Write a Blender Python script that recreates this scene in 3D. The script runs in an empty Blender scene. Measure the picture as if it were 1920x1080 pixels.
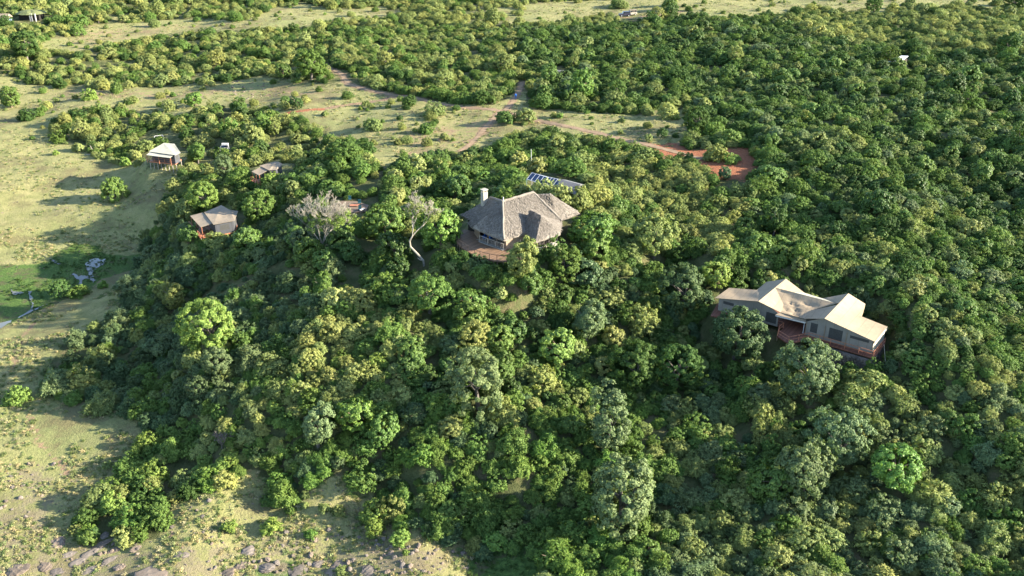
import bpy, math, random
import numpy as np
from mathutils import Vector, Matrix

# ------------------------------------------------------------------ camera, sky, sun, exposure
SC = bpy.context.scene
COL = SC.collection
CAM_H, PITCH, FPX = 66.0, math.radians(26), 1800.0
cam_d = bpy.data.cameras.new('camera')
cam = bpy.data.objects.new('camera', cam_d); COL.objects.link(cam)
cam.location = (0, 0, CAM_H); cam.rotation_euler = (math.pi/2 - PITCH, 0, 0)
cam_d.angle = 2*math.atan(960/FPX); cam_d.clip_end = 9000; cam_d.clip_start = 1
SC.camera = cam
SUN_EL, SUN_AZ = math.radians(19.5), math.radians(-5)        # azimuth from +x towards +y
sdir = Vector((math.cos(SUN_EL)*math.cos(SUN_AZ), math.cos(SUN_EL)*math.sin(SUN_AZ), math.sin(SUN_EL)))
w = bpy.data.worlds.new('World'); SC.world = w; w.use_nodes = True
nt = w.node_tree; nt.nodes.clear()
sky = nt.nodes.new('ShaderNodeTexSky'); sky.sky_type = 'NISHITA'; sky.sun_disc = False
sky.sun_elevation = SUN_EL; sky.sun_rotation = math.pi/2 - SUN_AZ
sky.altitude = 1600; sky.air_density = 1.0; sky.dust_density = 1.5
bg = nt.nodes.new('ShaderNodeBackground'); bg.inputs[1].default_value = 0.112
wo = nt.nodes.new('ShaderNodeOutputWorld')
nt.links.new(sky.outputs[0], bg.inputs[0]); nt.links.new(bg.outputs[0], wo.inputs[0])
sl = bpy.data.lights.new('sun', 'SUN'); sl.energy = 5.0; sl.angle = math.radians(0.6); sl.color = (1.0, 0.905, 0.73)
so = bpy.data.objects.new('sun', sl); COL.objects.link(so)
so.rotation_euler = sdir.to_track_quat('Z', 'Y').to_euler(); so.location = (200, 100, 200)
SC.view_settings.view_transform = 'Standard'; SC.view_settings.look = 'None'
SC.view_settings.gamma = 1.0; SC.view_settings.exposure = 2.4
SC.cycles.max_bounces = 6; SC.cycles.diffuse_bounces = 3; SC.cycles.transmission_bounces = 3
SC.cycles.caustics_reflective = False; SC.cycles.caustics_refractive = False

# ------------------------------------------------------------------ helpers
rng = np.random.default_rng(7); random.seed(7)
SP, CP = math.sin(PITCH), math.cos(PITCH)
def ray(px, py):
    a = (px-960)/FPX; b = -(py-540)/FPX
    return np.array([a, CP+b*SP, -SP+b*CP])
def P(px, py, z):
    d = ray(px, py); t = (z-CAM_H)/d[2]
    return Vector((d[0]*t, d[1]*t, z))
def proj(x, y, z):
    x = np.asarray(x, float); y = np.asarray(y, float); z = np.asarray(z, float)-CAM_H
    f = np.maximum(y*CP-z*SP, 1.0); u = y*SP+z*CP
    return 960+FPX*x/f, 540-FPX*u/f, f
def vnoise(x, y, seed=0):
    xi = np.floor(x).astype(np.int64); yi = np.floor(y).astype(np.int64)
    fx = x-xi; fy = y-yi; fx = fx*fx*(3-2*fx); fy = fy*fy*(3-2*fy)
    def hsh(a, b):
        n = (a*374761393 + b*668265263 + seed*1442695041) & 0x7fffffff
        n = ((n ^ (n >> 13))*1274126177) & 0x7fffffff
        return ((n ^ (n >> 16)) & 0xffff)/65535.0
    return (hsh(xi, yi)*(1-fx)+hsh(xi+1, yi)*fx)*(1-fy)+(hsh(xi, yi+1)*(1-fx)+hsh(xi+1, yi+1)*fx)*fy
def fbm(x, y, s, o=4, seed=0):
    v = 0; a = 0.5; f = 1.0/s
    for i in range(o):
        v = v+a*vnoise(x*f, y*f, seed+i); a *= 0.5; f *= 2.03
    return v
# heights at places of the hillside (seen at px, py)
CT = [(960,430,0),(1100,420,.5),(850,470,-1.8),(760,470,-3),(650,440,-3),(880,520,-5),(1050,520,-4),(1200,480,-1.5),(1350,470,0),(1500,520,-2.5),
 (1420,600,-6.5),(1560,600,-5),(1640,640,-6.5),(1680,560,-2),(1560,710,-12),(1350,700,-14.5),(1800,640,-3),(1900,800,-8),(1750,800,-11),
 (450,440,-8),(560,470,-7),(400,420,-9),(307,312,-10.5),(500,335,-7),(600,330,-3),(700,330,-2),(430,330,-9),(370,460,-13),(300,500,-16),(450,560,-10.5),(350,600,-17),
 (600,580,-5),(500,610,-8.5),(740,600,-4.5),(900,640,-6.5),(1100,640,-9.5),(1250,580,-9.5),(1300,660,-14),(1200,720,-14),(1050,720,-12),(500,680,-12.5),(650,720,-9.5),(800,760,-11),(950,780,-12),(1150,800,-15),(1350,860,-15),(1550,900,-15),
 (1800,950,-14),(100,300,-14),(50,420,-17),(200,380,-16),(120,500,-19),(40,540,-19),(180,520,-19),(60,600,-19),(150,620,-18),(60,750,-19),(250,720,-19),(60,950,-20),(300,900,-19.5),
 (500,1000,-20),(700,980,-19.5),(900,1040,-20.5),(1050,1000,-19),(1300,1020,-18),(1600,1050,-17),(1900,1060,-16),(150,1070,-20.5),(600,1070,-21),
 (800,220,-4),(950,210,-3.5),(1100,240,-2.5),(1250,280,-1.5),(1380,310,-1),(600,200,-6),(400,200,-9),(200,190,-11),(30,200,-13),(700,120,-5),(960,130,-3),(1250,150,-2),
 (1500,250,1),(1650,350,0),(1850,450,-4),(1920,560,-6),(1750,200,1),(1900,250,0),(1500,100,0),(1900,80,1),(960,30,-4),(500,60,-7),(200,80,-9),(30,60,-7),(1400,15,-2),(1900,10,-1),(600,5,-7),(100,5,-5)]
PADS = [(*P(990,415,0).xy, 8, -.3), (*P(900,462,-.5).xy, 6, -1.0), (*P(935,486,-.5).xy, 5, -1.2), (*P(1000,465,-1).xy, 5, -1.3), (*P(1430,570,-6.5).xy, 6, -7.2), (*P(1540,590,-6.5).xy, 7, -7.6), (*P(1600,640,-8).xy, 5, -10.5), (*P(405,415,-8).xy, 5, -9), (*P(315,292,-9).xy, 5, -9.9), (*P(505,318,-6).xy, 5, -6.6), (*P(1045,345,0).xy, 7, -.2), (*P(657,390,-3).xy, 6, -3.2), (*P(1690,112,1).xy, 6, .4), (*P(1050,136,-2).xy, 5, -2.4), (*P(60,510,-19).xy, 14, -19), (*P(150,505,-19).xy, 12, -19)]
CTX = np.array([list(P(a, b, z)) for a, b, z in CT])
def height(x, y):
    x = np.asarray(x, float); y = np.asarray(y, float); sh = x.shape
    xr = x.ravel(); yr = y.ravel(); out = np.empty_like(xr)
    for i in range(0, len(xr), 40000):
        a = xr[i:i+40000, None]; b = yr[i:i+40000, None]
        sx = 5.0+np.maximum(b, 60)*0.03
        d2 = ((a-CTX[:, 0])**2+((b-CTX[:, 1])*0.62)**2)/(sx*sx)
        wt = 1.0/(d2+0.5)**2.0
        o_ = (wt*CTX[:, 2]).sum(1)/wt.sum(1)
        for x_, y_, r_, z_ in PADS:            # levelled ground under the buildings
            k = np.clip((r_*1.9-np.hypot(a[:, 0]-x_, b[:, 0]-y_))/(r_*.9), 0, 1); k = k*k*(3-2*k)
            o_ = o_*(1-k)+z_*k
        out[i:i+40000] = o_
    out = out + (fbm(xr, yr, 26, 3, 3)-.44)*1.6 + (fbm(xr, yr, 3.2, 3, 9)-.44)*0.42
    return out.reshape(sh)
_TS = np.arange(80, 640, 0.8)
def at(px, py, up=0.0):
    d = ray(px, py); L = math.sqrt((d*d).sum()); d = d/L
    X = d[0]*_TS; Y = d[1]*_TS; Z = CAM_H+d[2]*_TS
    below = np.nonzero(Z < height(X, Y)+up)[0]
    t = _TS[below[0]] if len(below) else 430.0
    return Vector((d[0]*t, d[1]*t, float(CAM_H+d[2]*t-up))), t
def hz(x, y): return float(height(np.array([x]), np.array([y]))[0])
def inpoly(px, py, poly):
    px = np.asarray(px, float); py = np.asarray(py, float)
    r = np.zeros(px.shape, bool); n = len(poly)
    for i in range(n):
        x0, y0 = poly[i]; x1, y1 = poly[(i+1) % n]
        c = ((y0 > py) != (y1 > py))
        r ^= c & (px < (x1-x0)*(py-y0)/((y1-y0) if y1 != y0 else 1e-9)+x0)
    return r
def dpoly(px, py, pts, closed=True):
    px = np.asarray(px, float); py = np.asarray(py, float)
    best = np.full(px.shape, 1e9); n = len(pts)
    for i in range(n if closed else n-1):
        x0, y0 = pts[i][:2]; x1, y1 = pts[(i+1) % n][:2]
        dx, dy = x1-x0, y1-y0; L = dx*dx+dy*dy+1e-9
        t = np.clip(((px-x0)*dx+(py-y0)*dy)/L, 0, 1)
        best = np.minimum(best, np.hypot(px-x0-t*dx, py-y0-t*dy))
    return best
def tag(o, label=None, cat=None, group=None, kind=None):
    if label: o['label'] = label
    if cat: o['category'] = cat
    if group: o['group'] = group
    if kind: o['kind'] = kind
    return o
def empty(name, loc, rz=0.0):
    o = bpy.data.objects.new(name, None); COL.objects.link(o); o.location = loc; o.rotation_euler = (0, 0, rz)
    o.empty_display_size = 0.3
    return o
def mesh_np(name, V, Fc, mats=(), midx=None):
    """V (n,3), Fc (m,3|4) arrays of equal sided faces"""
    me = bpy.data.meshes.new(name); V = np.asarray(V, np.float32); Fc = np.asarray(Fc, np.int32)
    k = Fc.shape[1]
    me.vertices.add(len(V)); me.vertices.foreach_set('co', V.ravel())
    me.loops.add(Fc.size); me.loops.foreach_set('vertex_index', Fc.ravel())
    me.polygons.add(len(Fc)); me.polygons.foreach_set('loop_start', np.arange(0, Fc.size, k, dtype=np.int32))
    me.polygons.foreach_set('loop_total', np.full(len(Fc), k, np.int32))
    for m in mats: me.materials.append(m)
    if midx is not None: me.polygons.foreach_set('material_index', np.asarray(midx, np.int32))
    me.update(calc_edges=True)
    return me
class MB:
    """collects boxes, bars, tubes and free faces; build() links them as one mesh object"""
    def __init__(s): s.v = []; s.f = []
    def faces(s, vs, fs):
        b = len(s.v); s.v += [tuple(v) for v in vs]; s.f += [tuple(i+b for i in f) for f in fs]; return s
    def bar(s, a, b, wd, ht=None, up=(0, 0, 1)):
        a = Vector(a); b = Vector(b); ht = wd if ht is None else ht
        d = (b-a).normalized(); u = Vector(up)
        if abs(d.dot(u)) > .99: u = Vector((1, 0, 0))
        r = d.cross(u).normalized()*wd/2; u2 = r.cross(d).normalized()*ht/2
        vs = [p+sx*r+sz*u2 for p in (a, b) for sx, sz in ((-1, -1), (1, -1), (1, 1), (-1, 1))]
        return s.faces(vs, [(0, 1, 2, 3), (7, 6, 5, 4), (0, 4, 5, 1), (1, 5, 6, 2), (2, 6, 7, 3), (3, 7, 4, 0)])
    def box(s, c, sx, sy, sz, rz=0.0):
        c = Vector(c); ca, sa = math.cos(rz), math.sin(rz)
        vs = []
        for z in (0, sz):
            for x, y in ((-sx/2, -sy/2), (sx/2, -sy/2), (sx/2, sy/2), (-sx/2, sy/2)):
                vs.append(c+Vector((x*ca-y*sa, x*sa+y*ca, z)))
        return s.faces(vs, [(3, 2, 1, 0), (4, 5, 6, 7), (0, 1, 5, 4), (1, 2, 6, 5), (2, 3, 7, 6), (3, 0, 4, 7)])
    def tube(s, pts, rads, n=7):
        pts = [Vector(p) for p in pts]; b = len(s.v); ring = []
        for i, p in enumerate(pts):
            d = (pts[min(i+1, len(pts)-1)]-pts[max(i-1, 0)]).normalized()
            u = d.cross(Vector((0.31, 0.95, 0.05))).normalized(); v = d.cross(u)
            for k in range(n):
                t = 2*math.pi*k/n; s.v.append(tuple(p+(u*math.cos(t)+v*math.sin(t))*rads[i]))
        for i in range(len(pts)-1):
            for k in range(n):
                k2 = (k+1) % n
                s.f.append((b+i*n+k, b+i*n+k2, b+(i+1)*n+k2, b+(i+1)*n+k))
        s.f.append(tuple(b+(len(pts)-1)*n+k for k in range(n)))
        return s
    def slab(s, poly, th):
        """polygon (top face) given thickness downwards"""
        n = len(poly); top = [Vector(p) for p in poly]; bot = [p-Vector((0, 0, th)) for p in top]
        return s.faces(top+bot, [tuple(range(n)), tuple(range(2*n-1, n-1, -1))]+[(i, i+n, (i+1) % n+n, (i+1) % n) for i in range(n)])
    def mesh(s, name, mat):
        me = bpy.data.meshes.new(name); me.from_pydata(s.v, [], s.f); me.update()
        if mat: me.materials.append(mat)
        return me
    def build(s, name, mat, parent=None, smooth=False):
        me = s.mesh(name, mat)
        if smooth: me.polygons.foreach_set('use_smooth', [True]*len(me.polygons))
        o = bpy.data.objects.new(name, me); COL.objects.link(o)
        if parent is not None:
            o.parent = parent
            if parent.type == 'EMPTY': o.matrix_parent_inverse = Matrix.Translation(-parent.location)
        return o
def link(name, me, parent=None):
    o = bpy.data.objects.new(name, me); COL.objects.link(o); o.parent = parent
    return o

# ------------------------------------------------------------------ materials
def new_mat(name):
    m = bpy.data.materials.new(name); m.use_nodes = True; n = m.node_tree
    n.nodes.clear(); o = n.nodes.new('ShaderNodeOutputMaterial')
    return m, n, o
def N(n, t, **kw):
    k = n.nodes.new(t)
    for a, b in kw.items():
        if a == 'ins':
            for i, v in b.items(): k.inputs[i].default_value = v
        else: setattr(k, a, b)
    return k
def ramp(n, fac, stops):
    r = n.nodes.new('ShaderNodeValToRGB'); e = r.color_ramp.elements
    while len(e) < len(stops): e.new(0.5)
    for i, (p, c) in enumerate(stops):
        e[i].position = p; e[i].color = (c[0], c[1], c[2], 1) if hasattr(c, '__len__') else (c, c, c, 1)
    n.links.new(fac, r.inputs[0]); return r.outputs[0]
def mixc(n, fac, a, b, mode='MIX'):
    m = n.nodes.new('ShaderNodeMix'); m.data_type = 'RGBA'; m.blend_type = mode
    for sock, v in ((m.inputs[0], fac), (m.inputs[6], a), (m.inputs[7], b)):
        if hasattr(v, 'links'): n.links.new(v, sock)
        elif hasattr(v, '__len__'): sock.default_value = (v[0], v[1], v[2], 1)
        else: sock.default_value = v
    return m.outputs[2]
def mth(n, op, a, b=None, c=None):
    m = n.nodes.new('ShaderNodeMath'); m.operation = op
    for i, v in enumerate((a, b, c)):
        if v is None: continue
        if hasattr(v, 'links'): n.links.new(v, m.inputs[i])
        else: m.inputs[i].default_value = v
    return m.outputs[0]
def noise(n, vec, scale, detail=4, rough=.55):
    k = n.nodes.new('ShaderNodeTexNoise'); k.inputs['Scale'].default_value = scale
    k.inputs['Detail'].default_value = detail; k.inputs['Roughness'].default_value = rough
    if vec is not None: n.links.new(vec, k.inputs['Vector'])
    return k
def simple(name, col, rough=.8, spec=.2, nscale=2.0, var=.25, bump=.0, bscale=20, metal=0.0):
    m, n, o = new_mat(name); tc = N(n, 'ShaderNodeTexCoord'); p = N(n, 'ShaderNodeBsdfPrincipled')
    nz = noise(n, tc.outputs['Object'], nscale, 5, .6)
    lo = [c*(1-var) for c in col]; hi = [min(1, c*(1+var)) for c in col]
    n.links.new(ramp(n, nz.outputs[0], [(.3, lo), (.7, hi)]), p.inputs['Base Color'])
    p.inputs['Roughness'].default_value = rough; p.inputs['Specular IOR Level'].default_value = spec
    p.inputs['Metallic'].default_value = metal
    if bump:
        b = N(n, 'ShaderNodeBump', ins={0: bump, 1: .05}); nb = noise(n, tc.outputs['Object'], bscale, 4)
        n.links.new(nb.outputs[0], b.inputs['Height']); n.links.new(b.outputs[0], p.inputs['Normal'])
    n.links.new(p.outputs[0], o.inputs[0]); return m
def leaf_mat(name, rough=.5, trans=.3, spec=.3):
    """leaf colour is the plant's own (attribute leaf_tint on each plant), varied leaf by leaf"""
    m, n, o = new_mat(name)
    at_ = N(n, 'ShaderNodeAttribute', attribute_type='INSTANCER', attribute_name='leaf_tint')
    g = N(n, 'ShaderNodeNewGeometry'); oi = N(n, 'ShaderNodeObjectInfo')
    f = mth(n, 'MULTIPLY_ADD', g.outputs['Random Per Island'], .5, .75)
    hs = N(n, 'ShaderNodeHueSaturation')
    n.links.new(mth(n, 'MULTIPLY_ADD', g.outputs['Random Per Island'], -.03, .515), hs.inputs['Hue'])
    hs.inputs['Saturation'].default_value = 1.0
    n.links.new(f, hs.inputs['Value']); n.links.new(at_.outputs['Color'], hs.inputs['Color'])
    p = N(n, 'ShaderNodeBsdfPrincipled'); p.inputs['Roughness'].default_value = rough
    p.inputs['Specular IOR Level'].default_value = spec
    t = N(n, 'ShaderNodeBsdfTranslucent'); mx = N(n, 'ShaderNodeMixShader'); mx.inputs[0].default_value = trans
    tcol = mixc(n, 1.0, hs.outputs[0], (1.0, 1.15, .6), 'MULTIPLY')
    n.links.new(hs.outputs[0], p.inputs['Base Color']); n.links.new(tcol, t.inputs['Color'])
    n.links.new(p.outputs[0], mx.inputs[1]); n.links.new(t.outputs[0], mx.inputs[2]); n.links.new(mx.outputs[0], o.inputs[0])
    return m
M = {}
M['leaf'] = leaf_mat('leaf', .6, .30, .12); M['leaf_glossy'] = leaf_mat('leaf_glossy', .5, .26, .18)
M['grass_blade'] = leaf_mat('grass_blade', .7, .3, .15)
M['bark'] = simple('bark', (.17, .13, .095), .9, .1, 3, .4, .6, 14)
M['bark_pale'] = simple('bark_pale', (.26, .235, .19), .85, .1, 3, .25, .5, 14)
M['bark_grey'] = simple('bark_grey', (.12, .105, .09), .9, .1, 3, .3, .5, 14)

def canvas_mat(name, col, seam=1.3):
    m, n, o = new_mat(name); tc = N(n, 'ShaderNodeTexCoord'); p = N(n, 'ShaderNodeBsdfPrincipled')
    nz = noise(n, tc.outputs['Object'], .5, 5, .6); nf = noise(n, tc.outputs['Object'], 6, 4, .6)
    base = ramp(n, nz.outputs[0], [(.3, [c*.82 for c in col]), (.7, [min(1, c*1.08) for c in col])])
    base = mixc(n, .25, base, ramp(n, nf.outputs[0], [(.3, [c*.75 for c in col]), (.7, col)]))
    g_ = N(n, 'ShaderNodeNewGeometry'); mp = N(n, 'ShaderNodeMapping'); mp.inputs['Rotation'].default_value = (0, 0, .61); n.links.new(g_.outputs['Position'], mp.inputs[0])
    sx = N(n, 'ShaderNodeSeparateXYZ'); n.links.new(mp.outputs[0], sx.inputs[0])
    sm = mth(n, 'LESS_THAN', mth(n, 'FRACT', mth(n, 'DIVIDE', sx.outputs[0], seam)), .06)
    base = mixc(n, mth(n, 'MULTIPLY', sm, .45), base, [c*.5 for c in col])                  # stitched seams
    ns = noise(n, tc.outputs['Object'], .9, 6, .7)
    base = mixc(n, ramp(n, ns.outputs[0], [(.56, 0), (.7, .35)]), base, [c*.55 for c in col])   # weather stains
    n.links.new(base, p.inputs['Base Color']); p.inputs['Roughness'].default_value = .75
    p.inputs['Specular IOR Level'].default_value = .2
    b = N(n, 'ShaderNodeBump', ins={0: .35, 1: .12}); nb = noise(n, tc.outputs['Object'], 1.1, 3)
    n.links.new(nb.outputs[0], b.inputs['Height']); n.links.new(b.outputs[0], p.inputs['Normal'])
    n.links.new(p.outputs[0], o.inputs[0]); return m
M['canvas'] = canvas_mat('canvas', (.27, .21, .142), 1.45); M['canvas_pale'] = canvas_mat('canvas_pale', (.36, .34, .265))
M['canvas_grey'] = canvas_mat('canvas_grey', (.225, .18, .13)); M['canvas_wall'] = canvas_mat('canvas_wall', (.21, .195, .17))
M['canvas_shaded'] = canvas_mat('canvas_shaded', (.06, .062, .07)); M['canvas_white'] = canvas_mat('canvas_white', (.5, .48, .45))  # the dark bluish tone has the shade on the small tents' walls painted in
M['net'] = simple('window_netting', (.05, .05, .048), .8, .2, 8, .3)
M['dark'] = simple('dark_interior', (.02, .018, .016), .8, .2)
M['redwood'] = simple('red_stained_wood', (.34, .135, .075), .6, .3, 6, .3, .3, 30)
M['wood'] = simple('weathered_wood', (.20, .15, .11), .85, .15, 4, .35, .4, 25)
M['wood_grey'] = simple('grey_wood', (.30, .27, .23), .85, .15, 4, .3, .4, 25)
M['wood_dark'] = simple('dark_wood', (.045, .035, .03), .8, .2, 4, .3)
M['plaster'] = simple('plaster', (.27, .25, .215), .85, .15, 1.5, .15)
M['white'] = simple('white_paint', (.42, .41, .39), .6, .3, 2, .08)
M['zinc'] = simple('zinc_sheet', (.75, .76, .80), .45, .4, 3, .15)
M['grey_roof'] = simple('grey_roof', (.12, .115, .115), .6, .3, 3, .2)
M['steel'] = simple('steel', (.6, .6, .6), .4, .5, 3, .1)
M['blue_cloth'] = simple('blue_cloth', (.03, .13, .42), .8, .2)
M['teal_cloth'] = simple('teal_cloth', (.012, .055, .07), .8, .2)
M['skin'] = simple('skin', (.12, .065, .04), .6, .3)
M['rubber'] = simple('rubber', (.02, .02, .02), .8, .2)
M['paint_dark'] = simple('dark_vehicle_paint', (.035, .035, .055), .35, .5)
M['paint_tan'] = simple('tan_vehicle_paint', (.33, .29, .23), .4, .5)
M['glass'] = simple('glass_dark', (.03, .04, .05), .08, .6, 1, .1)
M['sand'] = simple('swept_sand', (.145, .108, .08), .95, .1, 1.2, .2)
def solar_mat():
    m, n, o = new_mat('solar_cells'); p = N(n, 'ShaderNodeBsdfPrincipled'); tc = N(n, 'ShaderNodeTexCoord')
    nz = noise(n, tc.outputs['Object'], 3, 2)
    n.links.new(ramp(n, nz.outputs[0], [(.3, (.012, .024, .055)), (.7, (.02, .04, .09))]), p.inputs['Base Color'])
    p.inputs['Roughness'].default_value = .3; p.inputs['Specular IOR Level'].default_value = .2
    n.links.new(p.outputs[0], o.inputs[0]); return m
M['solar'] = solar_mat()
def plank_mat(name, col, width, ang):
    m, n, o = new_mat(name); p = N(n, 'ShaderNodeBsdfPrincipled'); g = N(n, 'ShaderNodeNewGeometry')
    mp = N(n, 'ShaderNodeMapping'); mp.inputs['Rotation'].default_value = (0, 0, ang); n.links.new(g.outputs['Position'], mp.inputs[0])
    sx = N(n, 'ShaderNodeSeparateXYZ'); n.links.new(mp.outputs[0], sx.inputs[0])
    q = mth(n, 'DIVIDE', sx.outputs[0], width); fl = mth(n, 'FLOOR', q); fr = mth(n, 'FRACT', q)
    wn = N(n, 'ShaderNodeTexWhiteNoise', noise_dimensions='1D'); n.links.new(fl, wn.inputs['W'])
    c = ramp(n, wn.outputs[0], [(0, [k*.72 for k in col]), (1, [k*1.25 for k in col])])
    gap = mth(n, 'GREATER_THAN', fr, .93)
    c = mixc(n, gap, c, [k*.25 for k in col]); n.links.new(c, p.inputs['Base Color']); p.inputs['Roughness'].default_value = .75
    n.links.new(p.outputs[0], o.inputs[0]); return m
M['deck'] = plank_mat('deck_planks', (.16, .092, .05), .22, .72)
M['deck_red'] = plank_mat('red_deck_planks', (.16, .06, .035), .16, .61)
def thatch_mat(name):
    m, n, o = new_mat(name); p = N(n, 'ShaderNodeBsdfPrincipled'); tc = N(n, 'ShaderNodeTexCoord')
    g = N(n, 'ShaderNodeNewGeometry')
    a = noise(n, tc.outputs['Object'], 9, 5, .7); b = noise(n, tc.outputs['Object'], .5, 3, .6)
    col = ramp(n, a.outputs[0], [(.28, (0.0819, 0.0693, 0.0578)), (.5, (0.1734, 0.1522, 0.1300)), (.72, (0.2890, 0.2552, 0.2167))])
    col = mixc(n, .5, col, ramp(n, b.outputs[0], [(.3, (0.1252, 0.1089, 0.0934)), (.7, (0.2264, 0.2004, 0.1686))]))
    v = mth(n, 'MULTIPLY_ADD', g.outputs['Random Per Island'], .8, .6)
    hs = N(n, 'ShaderNodeHueSaturation'); n.links.new(col, hs.inputs['Color']); n.links.new(v, hs.inputs['Value'])
    n.links.new(hs.outputs[0], p.inputs['Base Color']); p.inputs['Roughness'].default_value = .95; p.inputs['Specular IOR Level'].default_value = .1
    bu = N(n, 'ShaderNodeBump', ins={0: .8, 1: .12}); n.links.new(a.outputs[0], bu.inputs['Height']); n.links.new(bu.outputs[0], p.inputs['Normal'])
    n.links.new(p.outputs[0], o.inputs[0]); return m
M['thatch'] = thatch_mat('thatch')
def rock_mat(name, c0, c1):
    m, n, o = new_mat(name); p = N(n, 'ShaderNodeBsdfPrincipled'); tc = N(n, 'ShaderNodeTexCoord'); oi = N(n, 'ShaderNodeObjectInfo')
    a = noise(n, tc.outputs['Object'], 2.2, 8, .65); b = noise(n, tc.outputs['Object'], .6, 3)
    col = ramp(n, a.outputs[0], [(.3, c0), (.68, c1)])
    col = mixc(n, .4, col, ramp(n, b.outputs[0], [(.35, [k*.7 for k in c0]), (.65, [k*1.1 for k in c1])]))
    hs = N(n, 'ShaderNodeHueSaturation'); n.links.new(col, hs.inputs['Color'])
    n.links.new(mth(n, 'MULTIPLY_ADD', oi.outputs['Random'], .5, .75), hs.inputs['Value'])
    n.links.new(hs.outputs[0], p.inputs['Base Color']); p.inputs['Roughness'].default_value = .9
    bu = N(n, 'ShaderNodeBump', ins={0: .7, 1: .15}); n.links.new(a.outputs[0], bu.inputs['Height']); n.links.new(bu.outputs[0], p.inputs['Normal'])
    n.links.new(p.outputs[0], o.inputs[0]); return m
M['rock'] = rock_mat('rock', (.075, .055, .042), (.20, .155, .115)); M['rock_grey'] = rock_mat('rock_grey', (.065, .054, .045), (.165, .138, .115))

# ------------------------------------------------------------------ layout of the place (outlines as seen, laid on the ground)
CLEAR = {
 'meadow': [(-600,120),(60,160),(100,200),(85,245),(150,285),(260,314),(350,325),(318,372),(300,430),(262,500),(240,555),(205,600),(120,640),(92,690),(125,745),(250,775),(275,820),(238,880),(175,950),(140,1005),(180,1030),(300,1012),(325,940),(435,905),(455,872),(497,890),(505,945),(560,945),(598,905),(640,892),(690,910),(712,975),(850,1010),(900,1045),(1010,1030),(1030,1080),(1030,1500),(-1500,1500)],
 'upper_strip': [(-600,120),(30,145),(60,160),(200,166),(340,162),(420,152),(480,146),(560,150),(640,165),(660,200),(545,216),(440,192),(360,208),(310,218),(205,196),(120,212),(60,245),(-600,245)],
 'far_strip': [(75,80),(100,72),(160,65),(170,48),(300,38),(470,38),(500,18),(560,8),(650,18),(650,32),(560,50),(470,55),(330,60),(240,75),(150,97),(80,92)],
 'yard': [(640,150),(670,168),(780,186),(880,197),(950,188),(970,165),(990,165),(988,195),(1050,205),(1180,213),(1280,198),(1302,240),(1285,265),(1230,287),(1160,264),(1080,252),(1010,239),(950,252),(930,272),(860,284),(800,287),(770,300),(740,304),(722,312),(702,302),(690,262),(640,257),(600,237),(560,216),(560,200),(640,195)],
 'red': [(1215,272),(1260,268),(1300,282),(1345,276),(1400,278),(1425,300),(1408,330),(1397,343),(1345,341),(1325,315),(1290,300),(1230,292)],
 'far_top': [(640,22),(690,10),(770,20),(720,46),(640,42)],
 'far_top_right': [(935,12),(1050,2),(1300,-12),(2100,-30),(2100,16),(1920,18),(1700,20),(1640,30),(1500,22),(1400,36),(1200,36),(1130,30),(1050,46),(960,50),(925,26)],
 'firepit': [(625,385),(640,378),(668,380),(690,388),(684,398),(655,402),(628,402)],
 'tent_c': [(268,240),(345,250),(352,318),(268,322)],
}
KEEPOUT = [  # visible parts of the buildings and open trunks: nothing is planted in front of them
 ([(865,400),(905,350),(1000,357),(1090,395),(1050,440),(1000,445),(950,445),(930,486),(858,462)], 168),
 ([(1340,570),(1370,535),(1470,520),(1600,545),(1668,612),(1655,680),(1580,668),(1455,640),(1440,610),(1345,590)], 132),
 ([(355,410),(415,384),(450,395),(442,432),(372,432)], 196), ([(272,290),(300,262),(345,275),(340,316),(280,318)], 232),
 ([(468,322),(515,302),(535,310),(505,325),(478,338)], 222), ([(990,328),(998,320),(1095,346),(1090,349),(1040,341)], 196),
 ([(1660,118),(1700,100),(1706,108),(1690,120)], 300), ([(285,262),(310,258),(310,272),(285,274)], 255), ([(410,266),(432,266),(430,284),(410,284)], 250),
 ([(572,385),(640,385),(640,430),(572,432)], 172), ([(742,392),(798,392),(800,430),(745,430)], 160), ([(766,430),(784,430),(800,495),(788,495)], 160),
 ([(620,376),(695,380),(690,404),(622,406)], 182), ([(1165,10),(1195,18),(1190,34),(1162,34)], 400), ([(955,170),(980,165),(975,195),(955,195)], 262),
 ([(0,30),(20,30),(20,50),(0,50)], 365), ([(25,22),(85,22),(85,42),(25,42)], 385), ([(1040,126),(1060,126),(1058,142),(1040,142)], 300)]
SHADE = [(*P(402,408,-7).xy, -6.4), (*P(307,285,-7).xy, -6.2), (*P(505,316,-4).xy, -4.0), (*P(985,400,5).xy, 3.2), (*P(1440,560,-4).xy, -4), (*P(1560,590,-4).xy, -4), (*P(1620,610,-4).xy, -4.2), (*P(650,392,-3).xy, -2.5)]   # sunlit roofs
FOOT = []   # (x, y, r): ground taken by buildings
ROADS = [([(600,120),(640,138),(652,158),(690,170),(760,182),(830,197),(920,206),(955,213),(1000,225),(1060,238),(1130,255),(1220,274),(1290,292),(1330,302)], 1.6),
 ([(948,208),(962,190),(974,172),(980,155)], 1.3), ([(540,213),(600,205),(660,196),(740,184)], 1.6), ([(935,212),(910,240),(885,268),(862,284)], 1.3),
 ([(1130,28),(1190,34),(1280,22)], 1.2)]
PATHS = [([(50,770),(62,800),(72,830),(90,850),(110,870),(140,905)], .45), ([(300,960),(318,1000),(345,1040)], .35), ([(25,700),(40,640),(70,600),(105,565),(160,540),(200,520)], .5), ([(1300,255),(1285,262),(1268,275)], .6), ([(768,285),(765,300),(750,310)], .5)]
_GW = {}
def GW(poly):
    k = tuple(poly)
    if k not in _GW: _GW[k] = [tuple(at(*q)[0])[:2] for q in poly]
    return _GW[k]
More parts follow.
